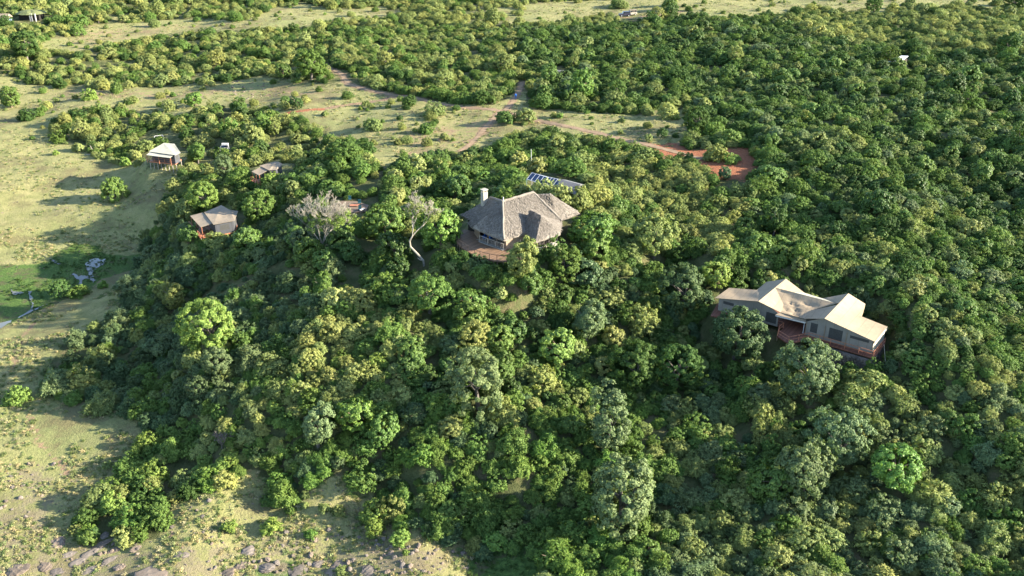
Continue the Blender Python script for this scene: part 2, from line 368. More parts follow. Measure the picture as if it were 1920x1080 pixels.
MARSH = [[(-300,460),(0,500),(50,497),(90,490),(110,470),(140,458),(185,460),(195,475),(240,480),(300,455),(330,462),(290,490),(230,510),(190,525),(165,545),(120,560),(60,590),(0,615),(-300,640)], [(875,1055),(900,1040),(960,1020),(1010,1030),(1030,1060),(1010,1100),(880,1100)], [(480,1060),(560,1050),(560,1090),(470,1090)]]

# ------------------------------------------------------------------ ground
def axis(lo, hi, step0, step1, a, b):
    out = [lo]
    while out[-1] < hi: out.append(out[-1]+step0+(step1-step0)*min(1, max(0, (out[-1]-a)/(b-a))))
    return out
ys = axis(62, 455, .8, 2.0, 110, 300); xs = np.arange(-264, 265, 1.1)
ext = lambda base, sgn: [base+sgn*d for d in (12, 30, 60, 110, 200, 380, 700, 1300, 2400, 4500)]
ys = np.array(sorted(ext(62, -1))+ys+ext(ys[-1], 1)); xs = np.array(sorted(ext(-264, -1))+list(xs)+ext(xs[-1], 1))
GX, GY = np.meshgrid(xs, ys)
GZ = height(GX, GY)
gp = proj(GX, GY, GZ)
cpx = np.clip(gp[0], -60, 1980); cpy = np.clip(gp[1], -40, 1120)
def soft(poly_px, width):
    wp = GW(poly_px); d = dpoly(GX, GY, wp); ins = inpoly(GX, GY, wp)
    return np.clip(.5+np.where(ins, d, -d)/width, 0, 1)
near = (np.abs(GX) < 270) & (GY > 50) & (GY < 460)
openm = np.zeros(GX.shape)
openm = np.maximum(openm, .42*inpoly(cpx, cpy, [(-200,-60),(1250,-60),(1250,30),(960,60),(800,110),(640,150),(640,300),(560,340),(350,330),(60,290),(-200,160)]))
for k in ('meadow', 'upper_strip', 'far_strip', 'yard', 'far_top', 'far_top_right', 'firepit'):
    openm = np.maximum(openm, inpoly(gp[0], gp[1], CLEAR[k]).astype(float))
dirt = np.zeros(GX.shape)
for pl, wd in ROADS: dirt = np.maximum(dirt, np.clip(1.15-dpoly(GX, GY, GW(pl), False)/(wd*1.5), 0, 1))
for pl, wd in PATHS: dirt = np.maximum(dirt, .8*np.clip(1.3-dpoly(GX, GY, GW(pl), False)/(wd*2.0), 0, 1))
dirt = np.maximum(dirt, .56*soft([(690,262),(760,300),(860,284),(930,272),(950,250),(1010,237),(900,212),(830,225),(700,250)], 14))
dirt = np.maximum(dirt, .54*soft([(75,80),(170,50),(300,40),(470,40),(560,50),(330,60),(150,97)], 14))
dirt = np.maximum(dirt, .56*soft([(60,160),(340,162),(560,150),(640,170),(640,200),(440,190),(200,195),(80,200)], 18))
red = soft(CLEAR['red'], 6); red = np.maximum(red, .8*np.clip(1-dpoly(GX, GY, GW([(540,213),(600,206)]), False)/3.0, 0, 1))
marsh = np.zeros(GX.shape)
for q in MARSH: marsh = np.maximum(marsh, soft(q, 3.0))
rocky = soft([(0,850),(110,850),(150,930),(130,1000),(300,1000),(420,1000),(520,950),(700,1000),(860,1010),(900,1060),(860,1120),(-100,1140)], 8)
slope = soft([(350,325),(318,372),(300,430),(262,500),(240,555),(330,520),(420,440),(440,380),(400,330)], 8)
GZ = np.where(marsh > .3, GZ-0.12, GZ)
ny, nx = GX.shape
V = np.stack([GX.ravel(), GY.ravel(), GZ.ravel()], 1)
ii = np.arange(ny*nx).reshape(ny, nx)
Fq = np.stack([ii[:-1, :-1].ravel(), ii[:-1, 1:].ravel(), ii[1:, 1:].ravel(), ii[1:, :-1].ravel()], 1)
def ground_mat():
    m, n, o = new_mat('ground'); p = N(n, 'ShaderNodeBsdfPrincipled'); g = N(n, 'ShaderNodeNewGeometry')
    pos = g.outputs['Position']
    a1 = N(n, 'ShaderNodeAttribute', attribute_name='mask_a'); a2 = N(n, 'ShaderNodeAttribute', attribute_name='mask_b')
    s1 = N(n, 'ShaderNodeSeparateColor'); s2 = N(n, 'ShaderNodeSeparateColor')
    n.links.new(a1.outputs['Color'], s1.inputs[0]); n.links.new(a2.outputs['Color'], s2.inputs[0])
    big = noise(n, pos, .045, 5, .6); mid = noise(n, pos, .35, 5, .65); fine = noise(n, pos, 2.4, 5, .7); tiny = noise(n, pos, 7, 3, .7)
    grass = ramp(n, mid.outputs[0], [(.25, (0.1194, 0.1285, 0.0474)), (.42, (0.1875, 0.1841, 0.0726)), (.58, (0.2430, 0.2227, 0.0978)), (.75, (0.2727, 0.2355, 0.1185))])
    grass = mixc(n, ramp(n, big.outputs[0], [(.46, 0), (.66, .85)]), grass, (0.1662, 0.1841, 0.0703))
    grass = mixc(n, ramp(n, fine.outputs[0], [(.5, 0), (.68, .75)]), grass, (0.1023, 0.1200, 0.0458))
    grass = mixc(n, ramp(n, tiny.outputs[0], [(.55, 0), (.75, .5)]), grass, (0.3920, 0.3598, 0.1985))
    pat = noise(n, pos, .09, 6, .7)
    grass = mixc(n, ramp(n, pat.outputs[0], [(.50, 0), (.62, .8)]), grass, (.125, .105, .055))
    under = ramp(n, mid.outputs[0], [(.3, (0.0456, 0.057, 0.0213)), (.5, (0.076, 0.0836, 0.0342)), (.7, (0.1292, 0.1026, 0.057))])
    brk = mth(n, 'MULTIPLY_ADD', mid.outputs[0], 1.3, -.65); brk2 = mth(n, 'MULTIPLY_ADD', fine.outputs[0], .7, -.35)
    def msk(s, lo=.35, hi=.65):
        v = mth(n, 'ADD', mth(n, 'ADD', s, brk), brk2)
        r = N(n, 'ShaderNodeMapRange', interpolation_type='SMOOTHSTEP'); r.inputs[1].default_value = lo; r.inputs[2].default_value = hi
        n.links.new(v, r.inputs[0]); return r.outputs[0]
    col = mixc(n, msk(s1.outputs[0]), under, grass)
    dcol = ramp(n, fine.outputs[0], [(.3, (0.1596, 0.1064, 0.0669)), (.55, (0.2204, 0.152, 0.095)), (.75, (0.2584, 0.1862, 0.1216))])
    col = mixc(n, msk(s1.outputs[1], .45, .8), col, dcol)
    rcol = ramp(n, fine.outputs[0], [(.3, (0.1854, 0.0723, 0.0389)), (.6, (0.2596, 0.1094, 0.0593)), (.8, (0.3060, 0.1437, 0.0816))])
    col = mixc(n, msk(s1.outputs[2], .4, .6), col, rcol)
    mcol = ramp(n, fine.outputs[0], [(.28, (0.0353, 0.0566, 0.0189)), (.5, (0.0589, 0.1037, 0.0259)), (.72, (0.1178, 0.1708, 0.0448))])
    mcol = mixc(n, ramp(n, mid.outputs[0], [(.52, 0), (.66, .8)]), mcol, (0.0836, 0.0684, 0.0418))
    col = mixc(n, msk(s2.outputs[0], .4, .6), col, mcol)
    kcol = ramp(n, fine.outputs[0], [(.35, (0.0912, 0.0722, 0.0532)), (.62, (0.19, 0.152, 0.1102))])
    col = mixc(n, mth(n, 'MULTIPLY', msk(s2.outputs[1], .85, 1.1), .6), col, kcol)
    col = mixc(n, msk(s2.outputs[2], .45, .8), col, ramp(n, fine.outputs[0], [(.3, (0.0684, 0.0874, 0.0266)), (.7, (0.1596, 0.1748, 0.0722))]))
    n.links.new(col, p.inputs['Base Color']); p.inputs['Roughness'].default_value = .95; p.inputs['Specular IOR Level'].default_value = .08
    b1 = N(n, 'ShaderNodeBump', ins={0: .8, 1: .35}); n.links.new(mth(n, 'ADD', fine.outputs[0], mth(n, 'MULTIPLY', tiny.outputs[0], .35)), b1.inputs['Height'])
    n.links.new(b1.outputs[0], p.inputs['Normal']); n.links.new(p.outputs[0], o.inputs[0]); return m
gme = mesh_np('ground', V, Fq, [ground_mat()])
gme.polygons.foreach_set('use_smooth', np.ones(len(Fq), bool))
for nm, (r, g_, b) in (('mask_a', (openm, dirt, red)), ('mask_b', (marsh, rocky, slope))):
    at_ = gme.attributes.new(nm, 'FLOAT_COLOR', 'POINT')
    at_.data.foreach_set('color', np.stack([r.ravel(), g_.ravel(), b.ravel(), np.ones(r.size)], 1).astype(np.float32).ravel())
tag(link('ground', gme), kind='structure')

# dirt roads: thin worn strips laid on the ground
def strip(name, pl, wd, mat, lift=.05, jit=.35):
    pts = [Vector(p).to_2d() for p in GW(pl)]; out = []
    for a, b in zip(pts, pts[1:]):
        k = max(1, int((b-a).length/1.0))
        out += [a.lerp(b, i/k) for i in range(k)]
    out.append(pts[-1]); vs = []; fs = []; NW = 5
    for i, p in enumerate(out):
        d = (out[min(i+2, len(out)-1)]-out[max(i-2, 0)]).normalized(); nrm = Vector((-d.y, d.x))
        j0 = wd*(1+jit*(random.random()-.5)*2)*.5; j1 = wd*(1+jit*(random.random()-.5)*2)*.5
        for k in range(NW):
            t = k/(NW-1); q = p+nrm*(-j0+(j0+j1)*t)
            edge = abs(t-.5)*2
            vs.append((q.x, q.y, lift*(1-.0*edge)))
    V_ = np.array(vs); V_[:, 2] += height(V_[:, 0], V_[:, 1])
    for i in range(len(out)-1):
        for k in range(NW-1): fs.append((i*NW+k, i*NW+k+1, (i+1)*NW+k+1, (i+1)*NW+k))
    o = link(name, mesh_np(name, V_, np.array(fs), [mat])); return tag(o, kind='structure')
M['road'] = simple('road_dirt', (.22, .155, .10), .95, .08, .8, .22, .5, 4)
strip('dirt_road', *ROADS[0], M['road']); strip('dirt_road', *ROADS[1], M['road']); strip('dirt_road', *ROADS[3], M['road'])

# water of the marsh: still pools and a thread of stream
def water_mat():
    m, n, o = new_mat('still_water'); p = N(n, 'ShaderNodeBsdfPrincipled'); p.inputs['Base Color'].default_value = (.115, .12, .11, 1)
    p.inputs['Roughness'].default_value = .1; p.inputs['Specular IOR Level'].default_value = .16
    n.links.new(p.outputs[0], o.inputs[0]); return m
M['water'] = water_mat()
wz = lambda L: [(x/6, 440+y/6) for x, y in L]
POOLS = [wz([(960,340),(1010,300),(1080,265),(1150,285),(1198,280),(1190,320),(1140,362),(1090,392),(1055,400),(1035,450),(1062,500),(1080,530),(1050,548),(1010,505),(960,492),(925,530),(922,592),(892,582),(898,525),(860,495),(808,448),(842,450),(890,478),(940,468),(985,468),(995,410),(965,375)]),
 wz([(548,262),(605,288),(695,330),(660,340),(598,325),(570,300)]), wz([(310,648),(345,650),(374,730),(384,800),(374,862),(352,852),(358,780),(332,700)]),
 wz([(-60,1010),(0,995),(60,985),(132,968),(137,988),(60,1020),(20,1062),(-60,1080)]), wz([(180,948),(240,912),(370,855),(540,786),(560,790),(380,870),(250,928),(195,960)]), wz([(88,628),(142,636),(172,666),(222,660),(282,655),(225,680),(165,682),(135,655)])]
for q in POOLS:
    g2 = []
    pts = GW(q)
    for a, b in zip(pts, pts[1:]+pts[:1]):
        for k in range(3):
            t = k/3; x = a[0]+(b[0]-a[0])*t; y = a[1]+(b[1]-a[1])*t
            g2.append((x+rng.normal()*.12, y+rng.normal()*.2))
    zs = [hz(x, y) for x, y in g2]; zm = float(np.mean(zs))
    mb = MB(); mb.faces([(x, y, z*.6+zm*.4+.02) for (x, y), z in zip(g2, zs)], [tuple(range(len(g2)))])
    o = mb.build('water', M['water']); tag(o, kind='structure')

# ------------------------------------------------------------------ buildings
def grid_face(mb, quad, nu, nv, fn=None):
    """quad a,b,c,d (a-b bottom, d-c top) as a grid with optional displacement fn(p,u,v)"""
    a, b, c, d = [Vector(q) for q in quad]; vs = []
    for j in range(nv+1):
        for i in range(nu+1):
            u, v = i/nu, j/nv; p = a.lerp(b, u).lerp(d.lerp(c, u), v)
            vs.append(fn(p, u, v) if fn else p)
    fs = [(j*(nu+1)+i, j*(nu+1)+i+1, (j+1)*(nu+1)+i+1, (j+1)*(nu+1)+i) for j in range(nv) for i in range(nu)]
    mb.faces(vs, fs)
def cloth(mb, quad, nu=10, nv=8, sag=.12, wr=.05, th=.03, seed=0):
    """a canvas sheet: sags between its edges, wrinkles, has a turned-down hem"""
    q = [Vector(v) for v in quad]; nr = random.Random(seed); ph = nr.random()*6
    def fn(p, u, v):
        s = -sag*math.sin(math.pi*u)*math.sin(math.pi*v)
        e = min(u, 1-u, v, 1-v)*4; e = min(1, e)
        s += wr*e*(math.sin(u*13+ph+v*4)+math.sin(v*11-ph+u*7))*.5+wr*e*nr.gauss(0, .3)
        return p+Vector((0, 0, s))
    grid_face(mb, q, nu, nv, fn)
    for a, b in ((0, 1), (1, 2), (2, 3), (3, 0)):
        mb.faces([q[a], q[b], q[b]-Vector((0, 0, th)), q[a]-Vector((0, 0, th))], [(0, 1, 2, 3)])
def rail(root, pts, floor, h, mat, step=1.6, pw=.09, mids=1, bal=0):
    """a railing along pts: its posts one by one, its rails run by run"""
    for a, b in zip(pts, pts[1:]):
        a = Vector((a[0], a[1], floor)); b = Vector((b[0], b[1], floor)); L = (b-a).length; k = max(1, round(L/step))
        for i in range(k+1):
            if i == 0 and a != Vector((pts[0][0], pts[0][1], floor)): continue
            p = a.lerp(b, i/k); MB().bar(p, p+Vector((0, 0, h)), pw).build('railing_post', mat, root)
        for m_ in range(mids+1):
            z = Vector((0, 0, h*(1-m_/(mids+1))+(.0 if m_ else pw*.55)))
            MB().bar(a+z, b+z, pw*.8, pw*.7).build('handrail' if m_ == 0 else 'railing_bar', mat, root)
        if bal:
            nb = int(L/bal)
            for i in range(1, nb):
                p = a.lerp(b, i/nb); MB().bar(p+Vector((0, 0, .1)), p+Vector((0, 0, h-.06)), .07).build('baluster', mat, root)
def wall(mb, a, b, z0, z1a, z1b=None, th=.08):
    z1b = z1a if z1b is None else z1b
    a = Vector((a[0], a[1], 0)); b = Vector((b[0], b[1], 0)); n_ = (b-a).cross(Vector((0, 0, 1))).normalized()*th/2
    vs = []
    for s_ in (-1, 1):
        for p, z in ((a, z0), (b, z0), (b, z1b), (a, z1a)): vs.append(Vector((p.x, p.y, z))+n_*s_)
    mb.faces(vs, [(0, 1, 2, 3), (7, 6, 5, 4), (0, 4, 5, 1), (1, 5, 6, 2), (2, 6, 7, 3), (3, 7, 4, 0)])
def lerp2(a, b, t): return (a[0]+(b[0]-a[0])*t, a[1]+(b[1]-a[1])*t)
def panel(mb, a, b, t0, t1, z0, z1, off):
    """flat panel on wall a-b, set proud on the outer side (left of a->b when off > 0)"""
    p = Vector((*lerp2(a, b, t0), 0)); q = Vector((*lerp2(a, b, t1), 0)); n_ = (q-p).cross(Vector((0, 0, 1))).normalized()*off
    mb.faces([p+n_+Vector((0, 0, z0)), q+n_+Vector((0, 0, z0)), q+n_+Vector((0, 0, z1)), p+n_+Vector((0, 0, z1)),
              p+Vector((0, 0, z0)), q+Vector((0, 0, z0)), q+Vector((0, 0, z1)), p+Vector((0, 0, z1))],
             [(0, 1, 2, 3), (0, 4, 5, 1), (1, 5, 6, 2), (2, 6, 7, 3), (3, 7, 4, 0)])

# --- thatched main lodge
LZ = lambda X, Y, z: P(820+X/6, 320+Y/6, z)
def build_lodge():
    root = empty('thatched_lodge', P(975, 425, 0)); FOOT.append((root.location.x, root.location.y+1, 9.5))
    tag(root, 'large grey thatched lodge with white chimney and curved timber deck', 'lodge')
    A = LZ(735, 345, 7.0); B = LZ(1080, 243, 7.3); F1 = LZ(395, 635, 2.9); F2 = LZ(745, 775, 2.7); F3 = LZ(1400, 560, 2.8)
    ax = (F3-F2).normalized(); mid = (A+B)/2
    def mirror(p):           # to the far side of the ridge
        d = p-mid; n_ = Vector((-ax.y, ax.x, 0)).normalized(); k = d.dot(n_)
        return Vector((p.x-2*k*n_.x, p.y-2*k*n_.y, p.z))
    F4 = mirror(F3); F5 = mirror(F2)
    fns = {}
    def thatch(mb, quad, nu, nv, seed):
        def fn(p, u, v):
            k = .16*(fbm(np.array([p.x*1.0+seed]), np.array([p.y+p.z]), 1.1, 3, seed)[0]-.44)
            r = -.18*max(0, .06-v)/.06
            return p+Vector((0, 0, k+r-.10*math.sin(math.pi*v)))
        grid_face(mb, quad, nu, nv, fn)
        # thick ragged eave
        a, b = Vector(quad[0]), Vector(quad[1]); k = max(4, nu)
        vs = []
        for i in range(k+1):
            p = a.lerp(b, i/k); dz = .30+.14*random.random()
            vs += [p+Vector((0, 0, -.12)), p-Vector((0, 0, dz))]
        mb.faces(vs, [(2*i, 2*i+1, 2*i+3, 2*i+2) for i in range(k)])
    quads = []
    def part(name, faces, seed):
        mb = MB()
        for q in faces:
            L = max((Vector(q[1])-Vector(q[0])).length, (Vector(q[2])-Vector(q[3])).length); S = ((Vector(q[3])+Vector(q[2]))/2-(Vector(q[0])+Vector(q[1]))/2).length
            thatch(mb, q, max(4, int(L/.35)), max(4, int(S/.35)), seed); quads.append(q)
        o = mb.build(name, M['thatch'], root); return o
    roof = part('thatch_roof', [(F1, F2, A, A), (F2, F3, B, A), (F3, F4, B, B), (F4, F5, A, B), (F5, F1, A, A)], 3)
    # wing towards the left back
    W1 = LZ(595, 303, 6.3); Wt = LZ(270, 495, 2.9); Wi = LZ(440, 575, 2.9); dW = (A-W1)
    Wb = W1+(W1-Wi)*.75; Wb.z = 2.9; Wb2 = A+(A-F1)*.5; Wb2.z = 2.9
    W2 = A-Vector((0, 0, .15))
    part('wing_roof', [(Wt, Wi, W2, W1), (Wb, Wt, W1, W1), (Wb2, Wb, W1, W2)], 5)
    # second hipped block at the right back
    C = LZ(1262, 262, 7.0); D = LZ(1600, 470, 2.8); E1 = LZ(1405, 545, 2.7)
    C0 = B+Vector((0, 0, -.4)); Db = D+(C-D)*.0; Db = Vector((D.x-4.2, D.y+6.5, 2.8)); C2 = C+(C-LZ(1180, 300, 7.0)).normalized()*0
    E0 = F2.lerp(F3, .8)
    part('rear_roof', [(E1, D, C, C), (D, Db, C, C), (E0, E1, C, C0), (Db, F4, C0, C)], 7)
    # porch roof in front
    Bt = LZ(1035, 437, 5.9); Be = LZ(1165, 500, 5.2); b0 = LZ(985, 690, 2.7); b1 = LZ(1110, 795, 2.4); b2 = LZ(1385, 705, 2.4); b3 = LZ(1400, 575, 3.0)
    part('porch_roof', [(b0, b1, Be, Bt), (b1, b2, Be, Be), (b2, b3, Bt, Be)], 9)
    # loose straw lying on all the slopes: too fine to count
    vs = []; 
    for q in quads:
        a, b, c, d = [Vector(v) for v in q]; area = ((b-a).cross(d-a).length+(c-b).cross(d-b).length)/2
        up = ((c+d)/2-(a+b)/2).normalized(); nrm = (b-a).cross(up).normalized()
        if nrm.z < 0: nrm = -nrm
        for i in range(int(area*60)):
            u, v = random.random(), random.random()**.8
            p = a.lerp(b, u).lerp(d.lerp(c, u), v); p.z += -.10*math.sin(math.pi*v)
            t = (-up+(b-a).normalized()*random.gauss(0, .35)).normalized(); s_ = t.cross(nrm).normalized()*random.uniform(.03, .07)
            L = random.uniform(.25, .5); q0 = p+nrm*random.uniform(.0, .07); q1 = q0+t*L+nrm*random.uniform(.03, .16)
            vs += [q0-s_, q0+s_, q1+s_*.6, q1-s_*.6]
    V_ = np.array([tuple(v) for v in vs]); o = link('loose_straw', mesh_np('loose_straw', V_, np.arange(len(V_)).reshape(-1, 4), [M['thatch']]), root)
    o.matrix_parent_inverse = Matrix.Translation(-root.location); tag(o, kind='stuff')
    # ridge caps
    for a, b in ((A, B), (W1, A), (A, F2), (B, F3)):
        mb = MB(); k = 9; mb.tube([a.lerp(b, i/k)+Vector((random.gauss(0, .04), random.gauss(0, .04), .03+random.gauss(0, .03))) for i in range(k+1)], [.22+random.uniform(-.03, .04) for i in range(k+1)], 6)
        mb.build('ridge_cap', M['thatch'], root)
    # walls, dark interior and posts under the eaves
    ins = lambda p, f: Vector((p.x+(mid.x-p.x)*f, p.y+(mid.y-p.y)*f, p.z))
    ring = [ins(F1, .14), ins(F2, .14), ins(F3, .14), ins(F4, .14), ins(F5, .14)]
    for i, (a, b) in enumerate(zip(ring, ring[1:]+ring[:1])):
        mb = MB(); wall(mb, a, b, -1.5, .55 if i == 0 else 2.9, th=.2); mb.build('wall', M['wood'], root)  # dark timber in place of plaster: its tone carries the shade under the eaves
    a, b = ring[0], ring[1]
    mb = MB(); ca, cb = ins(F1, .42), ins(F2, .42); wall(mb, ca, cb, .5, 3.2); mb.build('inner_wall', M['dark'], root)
    for t in (0.02, .35, .68, .97):
        p = a.lerp(b, t); MB().tube([(p.x, p.y, .5), (p.x, p.y, 3.1)], [.13, .11], 7).build('veranda_post', M['wood'], root)
    MB().slab([Vector((*v.xy, .5)) for v in (ins(F1, .08), ins(F2, .08), ins(F2, .45), ins(F1, .45))], .3).build('veranda_floor', M['wood_grey'], root)
    r0 = LZ(478, 792, .5); r1 = LZ(745, 888, .5)
    MB().slab([r0+Vector((-.25, -.25, .02)), r1+Vector((-.1, -.4, .02)), r1+Vector((.2, .6, .02)), r0+Vector((.2, .6, .02))], .28).build('veranda_kerb', M['plaster'], root)
    rail(root, [r0, r1], .52, .95, M['wood_grey'], 2.2, .12, 0, .33)
    # wing wall
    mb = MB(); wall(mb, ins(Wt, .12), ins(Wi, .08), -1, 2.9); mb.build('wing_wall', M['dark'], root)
    # porch wall strip (pale) and window
    mb = MB(); pb1 = b1+Vector((.3, .7, 0)); pb2 = b2+Vector((-.5, .5, 0)); pb0 = b0+Vector((.3, .5, 0))
    wall(mb, pb1, pb2, -2.5, .9, th=.25); wall(mb, pb0, pb1, -2.5, .9, th=.25); mb.build('porch_wall', M['plaster'], root)
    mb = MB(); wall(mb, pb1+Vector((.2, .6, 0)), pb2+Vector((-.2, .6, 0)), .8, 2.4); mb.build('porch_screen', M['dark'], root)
    for t in (0.0, .33, .66, 1): p = pb1.lerp(pb2, t); MB().bar((p.x, p.y, 1.0), (p.x, p.y, 2.5), .14).build('porch_post', M['wood'], root)
    # chimney
    cb = LZ(528, 345, 5.9); mb = MB(); mb.box((cb.x, cb.y+.2, 2.5), .95, .8, 5.1, .7); ch = mb.build('chimney', M['plaster'], root)
    for sx, sy in ((-.35, -.25), (.35, -.25), (.35, .25), (-.35, .25)):
        ca, sa = math.cos(.7), math.sin(.7); MB().box((cb.x+sx*ca-sy*sa, cb.y+.2+sx*sa+sy*ca, 7.6), .18, .18, .35, .7).build('chimney_leg', M['plaster'], ch)
    MB().box((cb.x, cb.y+.2, 7.95), 1.1, .95, .14, .7).build('chimney_cap', M['plaster'], ch)
    MB().tube([A+Vector((.1, .1, .1)), A+Vector((.1, .1, .75))], [.12, .09], 6).build('roof_finial', M['white'], root)
    # curved deck on posts
    edge = [LZ(218, 805, .45), LZ(270, 860, .45), LZ(345, 912, .45), LZ(420, 950, .45), LZ(480, 975, .45), LZ(585, 1000, .45), LZ(670, 1015, .45), LZ(800, 1020, .45)]
    back = [LZ(820, 860, .45), LZ(740, 800, .45), LZ(480, 700, .45), LZ(300, 660, .45), LZ(245, 720, .45)]
    MB().slab(edge+back, .22).build('deck', M['deck'], root)
    rail(root, [tuple(p) for p in edge], .45, 1.0, M['wood_dark'], 5, .09, 0)
    for a, b in zip(edge, edge[1:]):
        for t in (0, .5):
            p = a.lerp(b, t)+Vector((.1, .35, 0)); MB().tube([(p.x, p.y, hz(p.x, p.y)-.5), (p.x, p.y, .25)], [.11, .1], 6).build('deck_post', M['wood'], root)
    # chairs glimpsed behind the veranda railing
    for i, (X, Y, mt) in enumerate(((530, 730, 'blue_cloth'), (598, 732, 'blue_cloth'))):
        c = LZ(X, Y, 1.0); ob = MB().box((c.x, c.y, .52), .55, .5, .45, .8).box((c.x+.15, c.y+.2, .97), .5, .12, .5, .8).build('armchair', M[mt])
        tag(ob, ('left' if i == 0 else 'right')+' one of two blue armchairs on the thatched lodge veranda', 'chair', 'veranda armchairs')
build_lodge()

# --- large family tent on the right
TZ = lambda X, Y, w: P(1320+X/4.8, 500+Y/4.8, -6.5+w)
def build_family_tent():
    c = TZ(900, 600, 0); root = empty('family_tent', (c.x, c.y, -6.5)); FOOT.append((c.x, c.y+2, 8)); FOOT.append((c.x-7, c.y+6, 6)); FOOT.append((c.x+6.5, c.y-1, 6))
    tag(root, 'long double-peaked beige canvas tent with red deck on stone base', 'tent')
    R1n, R1f = TZ(490, 312, 4.2), TZ(738, 108, 4.5); R2n, R2f = TZ(1085, 467, 4.2), TZ(1300, 240, 4.5)
    W1n, W1f, in1 = TZ(98, 282, 2.3), TZ(225, 190, 2.5), TZ(475, 209, 3.2)
    W2n, W2f, in2, E2f = TZ(1542, 677, 2.3), TZ(1652, 540, 2.4), TZ(1412, 445, 2.9), TZ(1452, 335, 2.7)
    def fly(name, quads, mat='canvas', parent=root, **k):
        mb = MB()
        for i, q in enumerate(quads): cloth(mb, q, seed=hash(name) % 97+i, **k)
        return mb.build(name, M[mat], parent, True)
    w1k = lambda t: W1n.lerp(R1n, t)
    fly('left_wing_fly', [(W1n, R1n, in1, W1f)], sag=.35, wr=.05)
    b1 = in1+(R1f-R1n)*.42+Vector((-.2, .2, -.3))
    fly('left_slope', [(R1n, R1f, b1, in1)], sag=.1)
    v0 = TZ(692, 412, 2.5); v1 = TZ(645, 205, 4.35); vc = TZ(716, 340, 3.0)
    V1 = R1n.lerp(R1f, .60); back1 = TZ(905, 235, 3.0)
    fly('left_peak_fly', [(R1n, v0, vc, V1), (V1, TZ(700, 225, 3.9), back1, R1f)], sag=.05, wr=.03)
    m0, m1 = TZ(905, 468, 2.5), TZ(1195, 330, 4.0); mb0 = TZ(1065, 285, 3.2)
    fly('middle_fly', [(vc, TZ(960, 395, 2.9), m1, V1), (v0, m0, TZ(960, 395, 2.9), vc)], sag=.28, wr=.22)
    fly('rear_fly', [(TZ(700, 225, 3.85), TZ(1185, 325, 3.85), mb0, back1)], 'canvas_pale', sag=.1, wr=.05)
    fly('right_slope', [(m0, R2n, R2n.lerp(R2f, .55), TZ(960, 395, 2.95)), (m1, R2n.lerp(R2f, .6), R2f, mb0)], sag=.05)
    fly('right_wing_fly', [(R2n, W2n, W2f, in2)], sag=.15, wr=.03)
    fly('right_peak_fly', [(R2n, in2, E2f, R2f)], sag=.08, wr=.03)
    mb = MB(); mb.faces([in2, E2f, E2f-Vector((0, 0, 1.0)), in2-Vector((0, 0, 1.0))], [(0, 1, 2, 3)]); mb.build('side_flap', M['canvas'], root)
    mb = MB(); mb.faces([W2n, W2f, W2f-Vector((-.05, 0, .55)), W2n-Vector((-.05, 0, .55))], [(0, 1, 2, 3)]); mb.build('end_flap', M['canvas_pale'], root)
    # awning over the door
    aL, aR = TZ(643, 432, 2.3), TZ(915, 498, 2.1)
    fly('awning', [(aL, aR, TZ(925, 462, 2.45), TZ(700, 405, 2.5))], 'canvas', nu=6, nv=4, sag=.04, wr=.04, th=.05)
    mb = MB(); mb.faces([aL, aR, aR-Vector((0, 0, .3)), aL-Vector((0, 0, .3))], [(0, 1, 2, 3)]); mb.build('awning_hem', M['canvas_white'], root)
    # front walls: three stretches, set back under the fly
    bk = Vector((.35, .45, 0))
    g = lambda t: Vector((W1n.x+(W2n.x-W1n.x)*t, W1n.y+(W2n.y-W1n.y)*t, 0))+bk
    tt = lambda p: (p-W1n).dot((W2n-W1n))/(W2n-W1n).length_squared
    tR1, tv0, tm0, tR2 = tt(R1n), tt(v0), tt(m0), tt(R2n)
    zf = -6.5
    def wl(name, t0, t1, h0, h1, mat='canvas_wall'):
        mb = MB(); wall(mb, g(t0), g(t1), zf, zf+h0, zf+h1); return mb.build(name, M[mat], root)
    wa = wl('front_wall', .02, tR1, 2.1, 3.9); wb = wl('front_wall', tR1, tv0-.01, 3.9, 2.3)
    wc = wl('front_wall', tm0+.02, tR2, 2.3, 3.9); wd = wl('front_wall', tR2, .985, 3.9, 2.1)
    def win(par, t0, t1, z0, z1):
        mb = MB(); panel(mb, g(t0), g(t1), 0, 1, zf+z0, zf+z1, .06); mb.build('window', M['net'], par)
    win(wa, .05, .12, 1.45, 1.95); win(wa, .16, .21, 1.4, 1.9); win(wb, tR1+.04, tv0-.02, .4, 2.1)
    win(wc, tm0+.045, tR2-.045, .75, 2.35); win(wd, tR2+.025, tR2+.105, .5, 2.35); win(wd, tR2+.15, tR2+.26, 1.55, 2.0)
    for t in (tm0+.02, tR2, tR2+.13, .985):
        p = g(t)+Vector((-.06, -.08, 0)); MB().bar((p.x, p.y, zf), (p.x, p.y, zf+(2.1 if t > .9 else 2.4)), .12, .1).build('wall_strap', M['canvas_grey'], root)
    ec = Vector((W2f.x-.35, W2f.y-.2, 0)); e0 = g(.985); e1 = Vector((*ec.xy, 0))
    mb = MB(); wall(mb, e0, e1, zf, zf+2.1, zf+2.3); mb.build('end_wall', M['canvas_pale'], root)
    e2 = Vector((in2.x-.4, in2.y-.1, 0)); mb = MB(); wall(mb, e1, e2, zf, zf+2.3, zf+2.6); mb.build('rear_wall', M['canvas_wall'], root)
    ee = Vector((E2f.x-.4, E2f.y-.1, 0)); mb = MB(); wall(mb, e2, ee, zf, zf+2.5, zf+2.5); mb.build('rear_wall', M['canvas'], root)
    l0 = g(.02); l1 = Vector((W1f.x+.3, W1f.y-.3, 0)); mb = MB(); wall(mb, l0, l1, zf, zf+2.1); mb.build('end_wall', M['canvas_wall'], root)
    # recessed sitting room behind the awning
    q0, q1 = g(tv0-.01), g(tm0+.02); dv = Vector((2.4, 3.1, 0))
